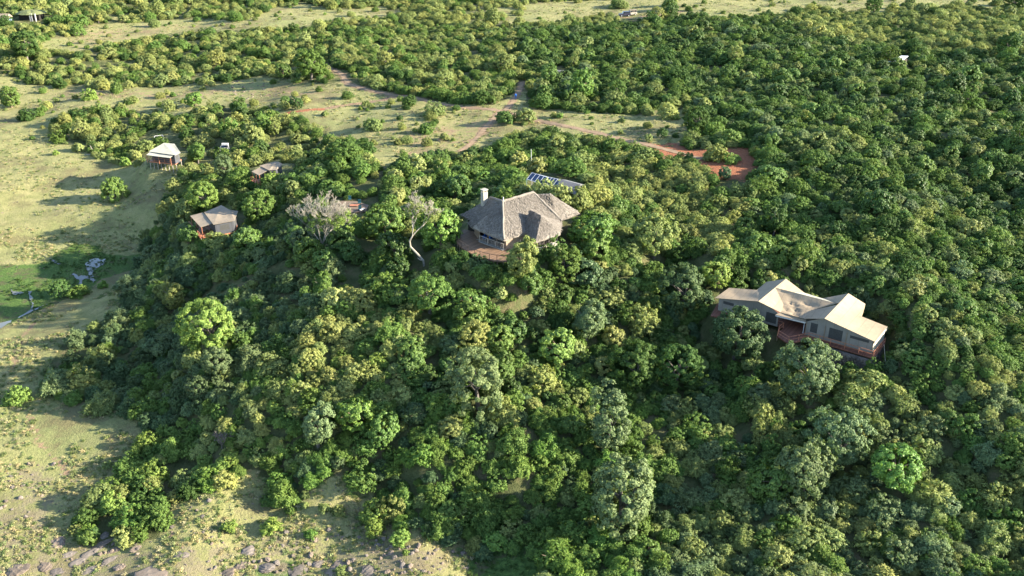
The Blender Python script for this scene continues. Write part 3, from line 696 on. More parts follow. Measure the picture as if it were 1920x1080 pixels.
    mb = MB(); wall(mb, q0+dv, q1+dv, zf, zf+2.6); mb.build('inner_wall', M['canvas_wall'], root)
    MB().bar((aR.x-.1, aR.y+.2, zf), (aR.x-.1, aR.y+.2, zf+2.1), .09).build('awning_pole', M['steel'], root)
    # deck
    de = [TZ(60, 440, 0), TZ(640, 520, 0), TZ(715, 555, 0), TZ(668, 585, 0), TZ(655, 625, 0), TZ(760, 690, 0), TZ(940, 650, 0), TZ(1130, 705, 0), TZ(1525, 822, 0), TZ(1632, 690, 0), TZ(1560, 560, 0), TZ(1200, 360, 0), TZ(600, 210, 0), TZ(120, 330, 0)]
    MB().slab(de, .2).build('deck', M['deck_red'], root)
    rail(root, [tuple(p) for p in (TZ(640, 530, 0), TZ(712, 552, 0), TZ(672, 588, 0), TZ(662, 622, 0), TZ(760, 683, 0), TZ(940, 645, 0), TZ(1135, 702, 0), TZ(1520, 815, 0), TZ(1625, 690, 0))], -6.5, .95, M['redwood'], 1.9, .075, 1)
    # rubble stone base, stone by stone
    base = MB(); sa, sb = TZ(1110, 735, -.35), TZ(1505, 850, -.35); sc = TZ(1600, 715, -.35)
    for a, b in ((sa, sb), (sb, sc)):
        mbw = MB(); wall(mbw, a+Vector((.1, .25, 0)), b+Vector((-.05, .25, 0)), -11.5, -6.85, th=.5); wl_ = mbw.build('stone_base', M['rock_grey'], root)
        d = (b-a); L = d.length; d.normalize(); n_ = Vector((d.y, -d.x, 0)); k = 0
        for r in range(7):
            x = random.uniform(0, .3); z = -7.15-r*.5
            while x < L-.2:
                wd_ = random.uniform(.4, .8); c_ = a+d*(x+wd_/2)+n_*.12; c_.z = z
                mb2 = MB(); h_ = random.uniform(.34, .46); vs = []
                for dx, dz in ((-.5, -.4), (-.2, -.5), (.3, -.5), (.5, -.3), (.48, .35), (.2, .5), (-.3, .48), (-.5, .3)):
                    vs.append(c_+d*(dx*wd_*.94*random.uniform(.85, 1))+Vector((0, 0, dz*h_*random.uniform(.85, 1.05))))
                back = [v-n_*.1 for v in vs]; fr = [v+n_*random.uniform(.05, .12)+(c_-v)*.15 for v in vs]
                mb2.faces(fr+vs+back, [tuple(range(8))]+[(i, i+8, (i+1) % 8+8, (i+1) % 8) for i in range(8)]+[(i+8, i+16, (i+1) % 8+16, (i+1) % 8+8) for i in range(8)])
                mb2.build('stone', M['rock'] if random.random() < .4 else M['rock_grey'], wl_); x += wd_+.03
    for t in (0, .33, .66):
        p = TZ(655, 625, -.3).lerp(TZ(940, 660, -.3), t); MB().tube([(p.x+.2, p.y+.4, hz(p.x, p.y)-.5), (p.x+.2, p.y+.4, -6.8)], [.12, .1], 6).build('deck_post', M['wood'], root)
    g0 = TZ(1620, 700, .8); g1 = at(1320+1640/4.8, 500+950/4.8)[0]; MB().bar(g0, g1, .05).build('guy_rope', M['canvas_pale'], root)
build_family_tent()

# --- three smaller tents on stilts along the valley edge
def small_tent(name, label, Z, zf, porch, eave, ridge, mat, hp=2.1, he=2.5, hr=2.7, deckpts=None, rails=None, stair=None, posts=True):
    c = sum((Z(*q, zf) for q in eave), Vector())/4; root = empty(name, (c.x, c.y, zf)); tag(root, label, 'tent', 'small safari tents')
    FOOT.append((c.x, c.y, 4.5))
    ev = [Z(*q, zf+he) for q in eave]; rg = [Z(*q, zf+hr) for q in ridge]; pq = [Z(*q, zf+h) for q, h in zip(porch, (hp, hp, he-.15, he-.15))]
    mb = MB(); L0, L1, R1, R0 = ev       # left far, left near, right near, right far
    cloth(mb, (L0, L1, rg[0], rg[0]), 8, 6, .05, .02, seed=1); cloth(mb, (L1, R1, rg[1], rg[0]), 10, 6, .12, .03, seed=2)
    cloth(mb, (R1, R0, rg[1], rg[1]), 6, 6, .05, .02, seed=3); cloth(mb, (R0, L0, rg[0], rg[1]), 8, 6, .1, .03, seed=4)
    mb.build('roof_fly', M[mat], root, True)
    mb = MB(); cloth(mb, pq, 8, 5, .1, .02, .05, seed=5); mb.build('porch_fly', M[mat], root, True)
    cen = sum(ev, Vector())/4; wv = [v.lerp(cen, .14) for v in ev]
    for a, b in zip(wv, wv[1:]+wv[:1]):
        mb = MB(); wall(mb, a, b, zf, zf+he); wo = mb.build('wall', M['canvas_shaded'], root)
        mb = MB(); panel(mb, a, b, .25, .75, zf+.8, zf+1.9, .05); mb.build('window', M['net'], wo)
    dk = [Vector((*v.xy, zf)) for v in ([pq[0], pq[1]] if porch[0][0] < porch[1][0] else [pq[1], pq[0]])]
    out = ((pq[0]+pq[1])/2-cen); out.z = 0; out.normalize()
    far = [wv[i] for i in range(4)]
    e0, e1 = pq[0]+out*.4, pq[1]+out*.4
    poly = [e0, e1, wv[2]+(wv[2]-cen)*.06, wv[3]]
    if deckpts: poly = [Z(*q, zf) for q in deckpts]
    poly = [Vector((p.x, p.y, zf)) for p in poly]
    MB().slab(poly, .28).build('deck', M['redwood'], root)
    rl = [poly[0], poly[1]]
    rail(root, [tuple(p) for p in rl], zf, .9, M['redwood'], 1.5, .1, 1)
    for i in range(2):
        p = pq[i]-out*.15; MB().bar((p.x, p.y, zf), (p.x, p.y, zf+hp), .13).build('porch_post', M['redwood'], root)
    pm = (pq[0]+pq[1])/2-out*.15; MB().bar((pm.x, pm.y, zf), (pm.x, pm.y, zf+hp), .12).build('porch_post', M['redwood'], root)
    n = 8
    for i in range(n):
        p = poly[0].lerp(poly[1], i/(n-1))-out*.2; g_ = hz(p.x, p.y)-.4
        if g_ < zf-.4: MB().tube([(p.x, p.y, g_), (p.x, p.y, zf-.28)], [.1, .09], 6).build('stilt', M['wood_grey'], root)
    for i in range(2, len(poly)):
        p = poly[i].lerp(cen, .05); g_ = hz(p.x, p.y)-.4
        if g_ < zf-.4: MB().tube([(p.x, p.y, g_), (p.x, p.y, zf-.28)], [.1, .09], 6).build('stilt', M['wood_grey'], root)
    pb = poly[0].lerp(poly[-1], .5)
    return root
EZ = lambda X, Y, z: P(340+X/13.5, 370+Y/13.5, z)
small_tent('safari_tent', 'brown canvas tent on the slope nearest the marsh, left of bare tree', EZ, -8.5, [(222, 467), (490, 757), (800, 652), (548, 382)], [(572, 378), (812, 692), (1350, 592), (1440, 342)], [(1012, 196), (1235, 322)], 'canvas_grey')
CZ = lambda X, Y, z: P(260+X/13.5, 240+Y/13.5, z)
tc_ = small_tent('safari_tent', 'cream roofed tent on stilts with red deck at meadow edge', CZ, -8.4, [(190, 682), (790, 757), (892, 677), (290, 598)], [(250, 592), (930, 690), (1062, 628), (640, 420)], [(640, 376), (905, 398)], 'canvas_pale', 2.0, 2.3, 2.9, [(270, 840), (930, 905), (1080, 790), (500, 640)])
DZ = lambda X, Y, z: P(400+X/12, 255+Y/12, z)
small_tent('safari_tent', 'grey roofed tent half hidden in bushes behind the brown tent', DZ, -6.1, [(860, 797), (1020, 880), (1232, 772), (1072, 695)], [(1030, 666), (1252, 772), (1420, 760), (1562, 632)], [(1390, 575), (1475, 580)], 'canvas_grey', 2.0, 2.4, 2.8)
p = CZ(490, 800, -8.4); tag(MB().box((p.x, p.y+.3, -8.4), .9, .8, .45, .3).box((p.x, p.y+.65, -7.95), .9, .2, .5, .3).build('armchair', M['white']), 'white armchair on the deck of the cream roofed tent', 'chair')

# --- solar array and the low roof behind the lodge
SZ = lambda X, Y, z: P(960+X/12, 300+Y/12, z)
def solar_panel(a, b, c, d, root):
    """frame and cells between corners a,b (top edge) c,d (bottom edge)"""
    n_ = (b-a).cross(d-a).normalized(); n_ = n_ if n_.z > 0 else -n_
    fr = MB()
    for p, q in ((a, b), (b, c), (c, d), (d, a)): fr.bar(p, q, .07, .06, n_)
    f = fr.build('panel_frame', M['steel'], root); m_ = (a+b+c+d)/4; s_ = [v.lerp(m_, .05) for v in (a, b, c, d)]
    mb = MB(); mb.faces([v+n_*.02 for v in s_]+[v-n_*.02 for v in s_], [(0, 1, 2, 3), (7, 6, 5, 4), (0, 4, 5, 1), (1, 5, 6, 2), (2, 6, 7, 3), (3, 7, 4, 0)]); mb.build('solar_cells', M['solar'], f)
def build_solar():
    r0 = SZ(450, 284, 3.6); r1 = SZ(815, 396, 3.6); root = empty('solar_array', (r0.x, r0.y, 0)); tag(root, 'rows of blue solar panels on a low roof behind the thatched lodge', 'solar panels')
    FOOT.append(((r0.x+r1.x)/2+2, r0.y, 5)); FOOT.append((r1.x+2, r1.y, 5))
    dn = Vector((-.55, -.9, 0)).normalized()*2.0-Vector((0, 0, .75))
    for k in range(4):
        a, b = r0.lerp(r1, k/4+.004), r0.lerp(r1, (k+1)/4-.004); solar_panel(a, b, b+dn, a+dn, root)
    s0 = SZ(812, 392, 3.55); s1 = SZ(1160, 468, 3.55)
    for k in range(5):
        a, b = s0.lerp(s1, k/5+.004)+Vector((.1, .05, .05)), s0.lerp(s1, (k+1)/5-.004)+Vector((.1, .05, .05)); solar_panel(a, b, b+dn, a+dn, root)
    for p in (r0, r1, s0.lerp(s1, .5), s1):
        MB().bar((p.x, p.y, -.8), (p.x, p.y, 3.5), .12).build('support_post', M['steel'], root); q = p+dn; MB().bar((q.x, q.y, -.8), (q.x, q.y, q.z), .12).build('support_post', M['steel'], root)
    MB().bar(r0+Vector((0, 0, -.06)), s1+Vector((0, 0, -.1)), .1).build('beam', M['steel'], root)
    a, b = SZ(1105, 436, 3.7), SZ(1540, 552, 3.6); e = SZ(1650, 605, 2.6); sh = empty('service_shed', (a.x, a.y, 0)); tag(sh, 'long grey roofed shed beside the solar panels, mostly hidden by bushes', 'shed')
    FOOT.append(((a.x+b.x)/2, a.y, 5))
    f = Vector((-1.1, -2.6, -1.0)); bk = Vector((1.1, 2.6, -1.0))
    mb = MB(); mb.slab([a, b, b+f, a+f], .08); mb.build('roof_slope', M['grey_roof'], sh); mb = MB(); mb.slab([b+Vector((0, 0, .01)), a+Vector((0, 0, .01)), a+bk, b+bk], .08); mb.build('roof_slope', M['grey_roof'], sh)
    mb = MB(); mb.faces([b, e, b+f], [(0, 1, 2)]); mb.build('hip', M['grey_roof'], sh)
    for p, q in ((a+f*.85, b+f*.85), (b+f*.85, b+bk*.85), (b+bk*.85, a+bk*.85), (a+bk*.85, a+f*.85)):
        mb = MB(); wall(mb, p, q, -1, 2.6); mb.build('wall', M['wood_dark'], sh)
build_solar()
# pole mast above the array
p = at(996, 322)[0]; q = P(993.5, 277, 0); mh = 5.2
o = MB().tube([(p.x, p.y, p.z-.5), (p.x, p.y, p.z+mh*.5), (p.x-.05, p.y, p.z+mh)], [.07, .055, .035], 6).build('mast', M['steel']); tag(o, 'thin white mast standing behind the solar panels', 'mast')
# ground-mounted panels and water heater by the tents
def ground_panels():
    root = empty('solar_rack', at(296, 272)[0]); tag(root, 'small tilted rack of three solar panels above the cream tent', 'solar panels'); z = root.location.z+1.2
    a, b = P(289, 255.5, z+.9), P(305, 253, z+.9); c, d = P(306, 256, z), P(291, 259, z)
    for k in range(3): solar_panel(a.lerp(b, k/3+.01), a.lerp(b, (k+1)/3-.01), d.lerp(c, (k+1)/3-.01), d.lerp(c, k/3+.01), root)
    for v in (a, b, c, d): MB().bar((v.x, v.y, root.location.z-.6), v, .1).build('support_post', M['steel'], root)
ground_panels()
def water_heater():
    root = empty('solar_water_heater', at(421, 278)[0]); z = root.location.z+2.6; tag(root, 'white cylinder solar water heater on a sloping panel behind the tents', 'water heater')
    a, b = P(416, 270.5, z), P(428, 270.5, z); MB().tube([a, a.lerp(b, .5), b], [.34, .34, .34], 12).build('tank', M['white'], root)
    c, d = P(426, 276.5, z-.9), P(412, 278, z-.9); solar_panel(a+Vector((0, -.4, -.1)), b+Vector((0, -.4, -.1)), c, d, root)
    for v in (a, b, c, d): MB().bar((v.x, v.y, root.location.z-.6), v, .1).build('support_post', M['steel'], root)
water_heater()
# far zinc roof in the bush and another grey one
def far_roof(name, label, pts, z, mat, base):
    c = P(*pts[0], z); base = hz(c.x, c.y); z = min(z, base+2.3); c = P(*pts[0], z); root = empty(name, (c.x, c.y, base)); tag(root, label, 'building'); q = [P(x, y, z+dz) for (x, y), dz in zip(pts, (0, 0, .7, .7))]
    FOOT.append(((q[0].x+q[1].x)/2, (q[0].y+q[1].y)/2, 4.5))
    MB().slab(q, .12).build('roof', M[mat], root); cen = sum(q, Vector())/4
    wv = [v.lerp(cen, .08) for v in q]
    for a, b in zip(wv, wv[1:]+wv[:1]):
        mb = MB(); wall(mb, a, b, base-1, min(a.z, b.z)-.12); mb.build('wall', M['wood_dark'], root)
far_roof('metal_roofed_building', 'white metal roof showing through dark bush at upper right', [(1666, 115.5), (1694, 112), (1703, 105), (1690, 104.5)], 3.2, 'zinc', .3)
far_roof('metal_roofed_building', 'grey roof glimpsed among dark trees above the road fork', [(1042, 139), (1057, 138), (1057, 131.5), (1043, 131)], 0.4, 'grey_roof', -2.5)
def far_pavilion():
    b_ = at(55, 40)[0]; root = empty('pavilion', b_); tag(root, 'low grass covered roof on white posts at far upper left', 'building'); z = b_.z
    FOOT.append((b_.x, b_.y+2, 8))
    mb = MB(); cx, cy = b_.x, b_.y+3; n = 20; vs = [(cx, cy, z+4.0)]
    for r, h_ in ((.35, 3.9), (.7, 3.5), (1.0, 2.7)):
        for k in range(n): t = 2*math.pi*k/n; vs.append((cx+6.2*r*math.cos(t), cy+4.6*r*math.sin(t), z+h_+random.gauss(0, .08)))
    fs = [(0, 1+k, 1+(k+1) % n) for k in range(n)]+[(1+j*n+k, 1+(j+1)*n+k, 1+(j+1)*n+(k+1) % n, 1+j*n+(k+1) % n) for j in range(2) for k in range(n)]
    mb.faces(vs, fs); mb.build('roof', simple('dry_grass_roof', (.12, .135, .06), .95, .1, 2, .3), root)
    for x in (56.5, 60, 66.5): q = P(x, 33.5, z+1.5); MB().bar((q.x, q.y, z-.5), (q.x, q.y, z+3.1), .45, .35).build('pillar', M['white'], root)
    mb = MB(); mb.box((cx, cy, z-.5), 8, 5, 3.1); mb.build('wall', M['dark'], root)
    b2 = at(6, 46)[0]; r2 = empty('far_tent', b2); tag(r2, 'blue grey tent with white awning at the far left edge', 'tent'); z = b2.z
    FOOT.append((b2.x, b2.y+1, 4))
    mb = MB(); mb.faces([(b2.x-4, b2.y-1, z+2.4), (b2.x+2.5, b2.y-1, z+2.4), (b2.x+2.5, b2.y+4, z+2.4), (b2.x-4, b2.y+4, z+2.4), (b2.x-4, b2.y+1.5, z+4), (b2.x+2.5, b2.y+1.5, z+4)], [(0, 1, 5, 4), (2, 3, 4, 5), (1, 2, 5), (3, 0, 4)]); mb.build('roof_fly', M['canvas_grey'], r2)
    mb = MB(); mb.box((b2.x-.7, b2.y+1.5, z-.5), 5.6, 4.2, 2.9); mb.build('wall', simple('blue_grey_canvas', (.14, .18, .26), .8), r2)
    mb = MB(); mb.slab([(b2.x-.5, b2.y-2.6, z+2.0), (b2.x+3.2, b2.y-2.6, z+2.0), (b2.x+3.2, b2.y-1, z+2.3), (b2.x-.5, b2.y-1, z+2.3)], .06); mb.build('awning', M['canvas_pale'], r2)
far_pavilion()
# --- fire pit place: swept sand, chairs, bench
def firepit():
    pl = [(622, 387), (640, 379), (668, 380), (692, 388), (686, 399), (655, 403), (626, 403)]
    g3 = GW(pl); mb = MB(); mb.faces([(x, y, hz(x, y)+.22) for x, y in g3], [tuple(range(len(g3)))]); tag(mb.build('sand_clearing', M['sand']), kind='structure')
    for (x, y, mt, lb) in ((674, 386, 'teal_cloth', 'teal camp chair at the back of the sandy fire pit clearing'), (675, 397, 'teal_cloth', 'teal camp chair at the front of the sandy fire pit clearing'), (656, 379, 'teal_cloth', 'teal camp chair under the trees behind the sandy clearing')):
        b_ = at(x, y)[0]; z = b_.z+.25; r = empty('camp_chair', (b_.x, b_.y, z)); tag(r, lb, 'chair', 'fire pit chairs')
        MB().slab([(b_.x-.3, b_.y-.3, z+.45), (b_.x+.3, b_.y-.3, z+.45), (b_.x+.3, b_.y+.3, z+.45), (b_.x-.3, b_.y+.3, z+.45)], .06).build('seat', M[mt], r)
        MB().bar((b_.x-.3, b_.y+.3, z+.75), (b_.x+.3, b_.y+.35, z+.75), .06, .6).build('backrest', M[mt], r)
        for sx in (-.26, .26):
            for sy in (-.26, .26): MB().bar((b_.x+sx, b_.y+sy, z-.05), (b_.x+sx, b_.y+sy, z+.42), .05).build('leg', M['wood_dark'], r)
    a, b = P(675, 393.5, -2.2), P(683, 390, -2.2); z = hz(a.x, a.y)+.25; r = empty('bench', (a.x, a.y, z)); tag(r, 'pale plank bench at the right side of the sandy clearing', 'bench')
    a.z = b.z = z+.5; MB().bar(a, b, .4, .08).build('seat', M['white'], r)
    for t in (.15, .85): p = a.lerp(b, t); MB().bar((p.x, p.y, z-.1), (p.x, p.y, z+.45), .12, .3).build('leg', M['wood'], r)
    b_ = at(665, 391)[0]; r = empty('fire_stand', (b_.x, b_.y, b_.z+.2)); tag(r, 'low wooden table with post in the middle of the sandy clearing', 'table')
    MB().slab([(b_.x-.9, b_.y-.4, b_.z+.75), (b_.x+.9, b_.y-.4, b_.z+.75), (b_.x+.9, b_.y+.4, b_.z+.75), (b_.x-.9, b_.y+.4, b_.z+.75)], .08).build('table_top', M['redwood'], r)
    for sx in (-.8, .8): MB().bar((b_.x+sx, b_.y, b_.z), (b_.x+sx, b_.y, b_.z+.68), .1).build('leg', M['wood'], r)
firepit()
# --- vehicles at the far meadow
def vehicle(name, label, px, py, rz, paint, canopy):
    b_ = at(px, py)[0]; root = empty(name, (b_.x, b_.y, b_.z+.02), rz); tag(root, label, 'car', 'vehicles on the far track')
    def L(mb, nm, mt, par=root):
        o = link(nm, mb.mesh(nm, M[mt]), par); return o
    sec = [(-2.3, .55, 1.05), (-2.2, .5, 1.25), (.75, .5, 1.25), (.95, .5, 1.2), (2.2, .5, 1.12), (2.35, .55, .95)]
    mb = MB(); vs = []
    for x, z0, z1 in sec: vs += [(x, -.88, z0), (x, .88, z0), (x, .84, z1), (x, -.84, z1)]
    mb.faces(vs, [(4*i+k, 4*i+4+k, 4*i+4+(k+1) % 4, 4*i+(k+1) % 4) for i in range(5) for k in range(4)]+[(3, 2, 1, 0), (20, 21, 22, 23)])
    L(mb, 'body', paint)
    for x in (-1.45, 1.45):
        for y in (-.86, .86):
            m2 = MB(); m2.tube([(x, y-.13, .42), (x, y+.13, .42)], [.42, .42], 14); m2.faces([(x+.42*math.cos(6.283*k/14), y-.13, .42+.42*math.sin(6.283*k/14)) for k in range(14)], [tuple(range(14))]); wh = L(m2, 'tyre', 'rubber')
            m3 = MB(); m3.tube([(x, y-.15, .42), (x, y+.15, .42)], [.2, .2], 10); L(m3, 'rim', 'steel', wh)
    mb = MB(); mb.faces([(.95, -.78, 1.2), (.95, .78, 1.2), (.55, .72, 1.95), (.55, -.72, 1.95), (1.0, -.78, 1.2), (1.0, .78, 1.2), (.6, .72, 1.95), (.6, -.72, 1.95)], [(0, 1, 2, 3), (7, 6, 5, 4), (0, 4, 5, 1), (2, 6, 7, 3)]); L(mb, 'windscreen', 'glass')
    if canopy:
        for x in (.5, -.8, -2.1):
            for y in (-.74, .74): L(MB().bar((x, y, 1.2), (x, y, 2.05), .07), 'roof_post', paint)
        L(MB().slab([(.75, -.82, 2.15), (.75, .82, 2.15), (-2.25, .82, 2.15), (-2.25, -.82, 2.15)], .1), 'canopy', 'canvas_grey')
        for x in (-.2, -1.0, -1.8): L(MB().box((x, 0, 1.25), .45, 1.4, .18).box((x-.22, 0, 1.4), .1, 1.4, .5), 'seat_row', 'canvas_wall')
    else:
        mb = MB(); mb.faces([(.55, -.78, 1.22), (.55, .78, 1.22), (-2.2, .78, 1.22), (-2.2, -.78, 1.22), (.5, -.72, 2.0), (.5, .72, 2.0), (-2.1, .72, 2.0), (-2.1, -.72, 2.0)], [(0, 1, 5, 4), (1, 2, 6, 5), (2, 3, 7, 6), (3, 0, 4, 7), (4, 5, 6, 7)]); cb = L(mb, 'cabin', paint)
        for x0, x1 in ((-.65, .3), (-1.9, -.85)):
            for y in (-.77, .77): L(MB().box(((x0+x1)/2, y, 1.4), x1-x0, .06, .45), 'side_window', 'glass', cb)
vehicle('safari_vehicle', 'dark open safari vehicle parked on the far meadow track', 1171, 31, math.pi*1.0+.15, 'paint_dark', False)
vehicle('safari_vehicle', 'pale tan vehicle parked behind the dark one on far meadow', 1183, 29, math.pi*1.0+.3, 'paint_tan', True)
# --- person on the track
def person():
    b_ = at(967, 186)[0]; root = empty('person', b_); tag(root, 'person in bright blue clothes walking on the track beside bushes', 'person')
    me = bpy.data.meshes.new('body'); J = [(0, 0, .95), (0, 0, 1.2), (0, .01, 1.42), (0, .02, 1.52), (0, .03, 1.66), (.1, 0, .88), (.12, -.08, .5), (.12, -.02, .08), (.12, -.16, .03), (-.1, 0, .88), (-.12, .08, .5), (-.13, .16, .1), (-.13, .02, .04), (.19, .01, 1.4), (.24, .06, 1.12), (.25, -.04, .88), (-.19, .01, 1.4), (-.25, -.03, 1.12), (-.25, -.12, .9)]
    Ed = [(0, 1), (1, 2), (2, 3), (3, 4), (0, 5), (5, 6), (6, 7), (7, 8), (0, 9), (9, 10), (10, 11), (11, 12), (2, 13), (13, 14), (14, 15), (2, 16), (16, 17), (17, 18)]
    R_ = [.17, .16, .17, .06, .11, .1, .075, .05, .05, .1, .075, .05, .05, .08, .055, .04, .08, .055, .04]
    me.from_pydata(J, Ed, []); me.materials.append(M['blue_cloth']); o = link('body', me, root)
    o.modifiers.new('skin', 'SKIN'); o.modifiers.new('sub', 'SUBSURF').levels = 1
    for i, v in enumerate(me.skin_vertices[0].data if len(me.skin_vertices) else []): v.radius = (R_[i], R_[i]); v.use_root = i == 0
    m2 = MB(); m2.tube([(0, .02, 1.52), (0, .02, 1.58), (0, .02, 1.68), (0, .02, 1.76), (0, .02, 1.78)], [.06, .1, .115, .08, .02], 8); link('head', m2.mesh('head', M['skin']), root)
person()
# dead pole and fallen log by the meadow
p = at(176, 289)[0]; tag(MB().tube([(p.x, p.y, p.z-.3), (p.x-.15, p.y, p.z+1.2), (p.x-.6, p.y, p.z+2.4)], [.13, .11, .06], 6).build('dead_post', M['bark_pale']), 'leaning pale dead post at the meadow edge left of cream tent', 'post')
p = at(158, 291.5)[0]; q = at(176, 291)[0]; tag(MB().tube([p+Vector((0, 0, .12)), p.lerp(q, .5)+Vector((0, .1, .15)), q+Vector((0, 0, .1))], [.1, .17, .14], 6).build('fallen_log', M['bark_pale']), 'pale fallen log lying beside the leaning dead post', 'log')

# ------------------------------------------------------------------ plants
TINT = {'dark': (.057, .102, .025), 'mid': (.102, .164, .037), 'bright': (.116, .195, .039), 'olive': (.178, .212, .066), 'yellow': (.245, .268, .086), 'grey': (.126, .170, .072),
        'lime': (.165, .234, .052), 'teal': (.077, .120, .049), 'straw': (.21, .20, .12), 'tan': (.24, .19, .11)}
CWORD = {'dark': 'dark green', 'mid': 'mid green', 'bright': 'bright green', 'olive': 'olive green', 'yellow': 'yellowish green', 'grey': 'grey green', 'lime': 'lime green', 'teal': 'blue green', 'straw': 'straw coloured', 'tan': 'brownish'}
def unit(v): return v/np.maximum(np.linalg.norm(v, axis=1, keepdims=True), 1e-6)
def leaf_quads(c, n, t, ln, wd):
    t = unit(t-n*(t*n).sum(1, keepdims=True)); b = np.cross(n, t)
    ln = ln[:, None]; wd = wd[:, None]
    V_ = np.stack([c-t*ln, c+b*wd+t*ln*.1, c+t*ln, c-b*wd+t*ln*.1], 1).reshape(-1, 3)
    return V_
def crown_clumps(seed, R, H, zc, ncl, rc, nlf, leaf, low=-.35, lump=.3, asp=.62, upn=.35, inner=.45):
    """crown of leaf clumps on an uneven ellipsoid"""
    g = np.random.default_rng(seed); d = unit(g.normal(size=(ncl*3, 3))); d = d[d[:, 2] > low][:ncl]
    bumps = unit(g.normal(size=(7, 3))); amp = g.uniform(-lump, lump, 7)
    rad = 1+(np.clip(d@bumps.T, 0, 1)**2*amp).sum(1); r = g.uniform(inner, 1, len(d))**.5*rad
    cc = d*r[:, None]*np.array([R, R, H]); cc[:, 2] += zc
    rr = rc*g.uniform(.6, 1.35, len(d))
    k = np.repeat(np.arange(len(d)), nlf); o = unit(g.normal(size=(len(k), 3))); o *= g.uniform(.55, 1.05, (len(k), 1))
    keep = (o*d[k]).sum(1) > -.45; k = k[keep]; o = o[keep]
    pos = cc[k]+o*rr[k][:, None]*np.array([1, 1, .75])
    n = unit(.8*o+.5*d[k]+.36*g.normal(size=o.shape)+np.array([0, 0, upn*.4])); t = g.normal(size=o.shape)
    s = leaf*g.uniform(.7, 1.3, len(k))
    return leaf_quads(pos, n, t, s, s*asp)
def crown_feather(seed, R, H, nsh, nlf, leaf, spread=.9, asp=.3, droop=.35):
    """shrub of arching shoots with narrow leaflets, spiky outline"""
    g = np.random.default_rng(seed); az = g.uniform(0, 2*math.pi, nsh); el = np.arcsin(g.uniform(.08, 1, nsh))
    d = np.stack([np.cos(az)*np.cos(el), np.sin(az)*np.cos(el), np.sin(el)], 1)
    L = g.uniform(.62, 1.08, nsh); bumps = unit(g.normal(size=(5, 3))); L *= 1+(np.clip(d@bumps.T, 0, 1)**2*g.uniform(-.3, .3, 5)).sum(1)
    k = np.repeat(np.arange(nsh), nlf); t = g.uniform(.32, 1, len(k))**.7
    base = d[k]*(L[k]*t)[:, None]*np.array([R, R, H]); base[:, 2] -= droop*R*(t**2)*np.cos(el[k])*.35; base[:, 2] += .25
    side = g.normal(size=(len(k), 3)); side -= d[k]*(side*d[k]).sum(1, keepdims=True)
    pos = base+side*(.13*R*(1.1-.6*t))[:, None]
    ax = unit(d[k]*.9+.55*unit(side)+np.array([0, 0, -.12])); n = unit(np.array([0, 0, .3])+.75*d[k]+.25*unit(side)+.45*g.normal(size=(len(k), 3)))
    s = leaf*g.uniform(.7, 1.3, len(k))
    return leaf_quads(pos, n, ax, s, s*asp)
def stems_mesh(name, seed, n, R, H, r0, mat):
    g = random.Random(seed); mb = MB()
    for i in range(n):
        a = g.uniform(0, 6.28); e = R*g.uniform(.25, .7); h_ = H*g.uniform(.55, .85)
        mb.tube([(g.uniform(-.1, .1), g.uniform(-.1, .1), -.4), (math.cos(a)*e*.3, math.sin(a)*e*.3, h_*.45), (math.cos(a)*e, math.sin(a)*e, h_)], [r0, r0*.75, r0*.3], 5)
    return mb.mesh(name, mat)
def trunk_mesh(name, seed, H, R, zc, r0, mat, nl=7):
    g = random.Random(seed); mb = MB(); lx, ly = g.uniform(-.4, .4), g.uniform(-.4, .4)
    mb.tube([(0, 0, -.6), (lx*.2, ly*.2, zc*.35), (lx*.7, ly*.7, zc*.8), (lx, ly, zc+.35*H)], [r0*1.25, r0, r0*.75, r0*.3], 8)
    for i in range(nl):
        a = 6.283*i/nl+g.uniform(-.4, .4); f = g.uniform(.45, .9); z0 = zc*f; e = R*g.uniform(.5, .85)
        mb.tube([(lx*f, ly*f, z0), (math.cos(a)*e*.45, math.sin(a)*e*.45, z0+.35*(zc+.3*H-z0)+.4), (math.cos(a)*e, math.sin(a)*e, zc+H*g.uniform(-.1, .5))], [r0*.5, r0*.35, r0*.12], 6)
    return mb.mesh(name, mat)
def lm(name, V_, mat): return mesh_np(name, V_, np.arange(len(V_)).reshape(-1, 4), [mat])
# variants: kind -> list of (foliage mesh, wood mesh, crown radius, crown centre height, crown half height)
KIND = {}
def addk(kind, fol, wood, R, zc, H): KIND.setdefault(kind, []).append((fol, wood, R, zc, H))
for i in range(4):   # tall clumpy broadleaf tree
    R, H, zc = 3.2, 3.2+.3*(i % 2), 3.6
    addk('clump', lm('crown', crown_clumps(20+i, R, H, zc, 230, .44, 100, .132, -.85, .5, .6, .35, .4), M['leaf']), trunk_mesh('trunk', 20+i, H, R, zc, .24, M['bark_grey']), R+.45, zc, H+.3)
for i in range(3):   # dense round glossy evergreen
    R, H, zc = 2.7, 2.5, 2.6
    addk('dense', lm('crown', crown_clumps(40+i, R, H, zc, 180, .38, 72, .14, -.8, .4, .65, .3, .5), M['leaf_glossy']), trunk_mesh('trunk', 40+i, H, R, zc, .2, M['bark']), R+.35, zc, H+.25)
for i in range(3):   # narrow upright tree
    R, H, zc = 2.1, 3.5, 3.6
    addk('tall', lm('crown', crown_clumps(60+i, R, H, zc, 180, .40, 84, .13, -.95, .5, .6), M['leaf']), trunk_mesh('trunk', 60+i, H, R, zc, .2, M['bark_grey']), R+.4, zc, H+.3)
for i in range(4):   # broad bush dome
    R, H = 2.3, 2.1
    addk('dome', lm('foliage', np.concatenate([crown_clumps(80+i, R, H, 1.0, 165, .28, 34, .14, -.2, .4, .5, .4, .5), crown_feather(85+i, R*1.12, H*1.42, 90, 26, .18, asp=.3)]), M['leaf']), stems_mesh('stems', 80+i, 6, R, 2.4, .07, M['bark']), R+.25, 1.1, H+.2)
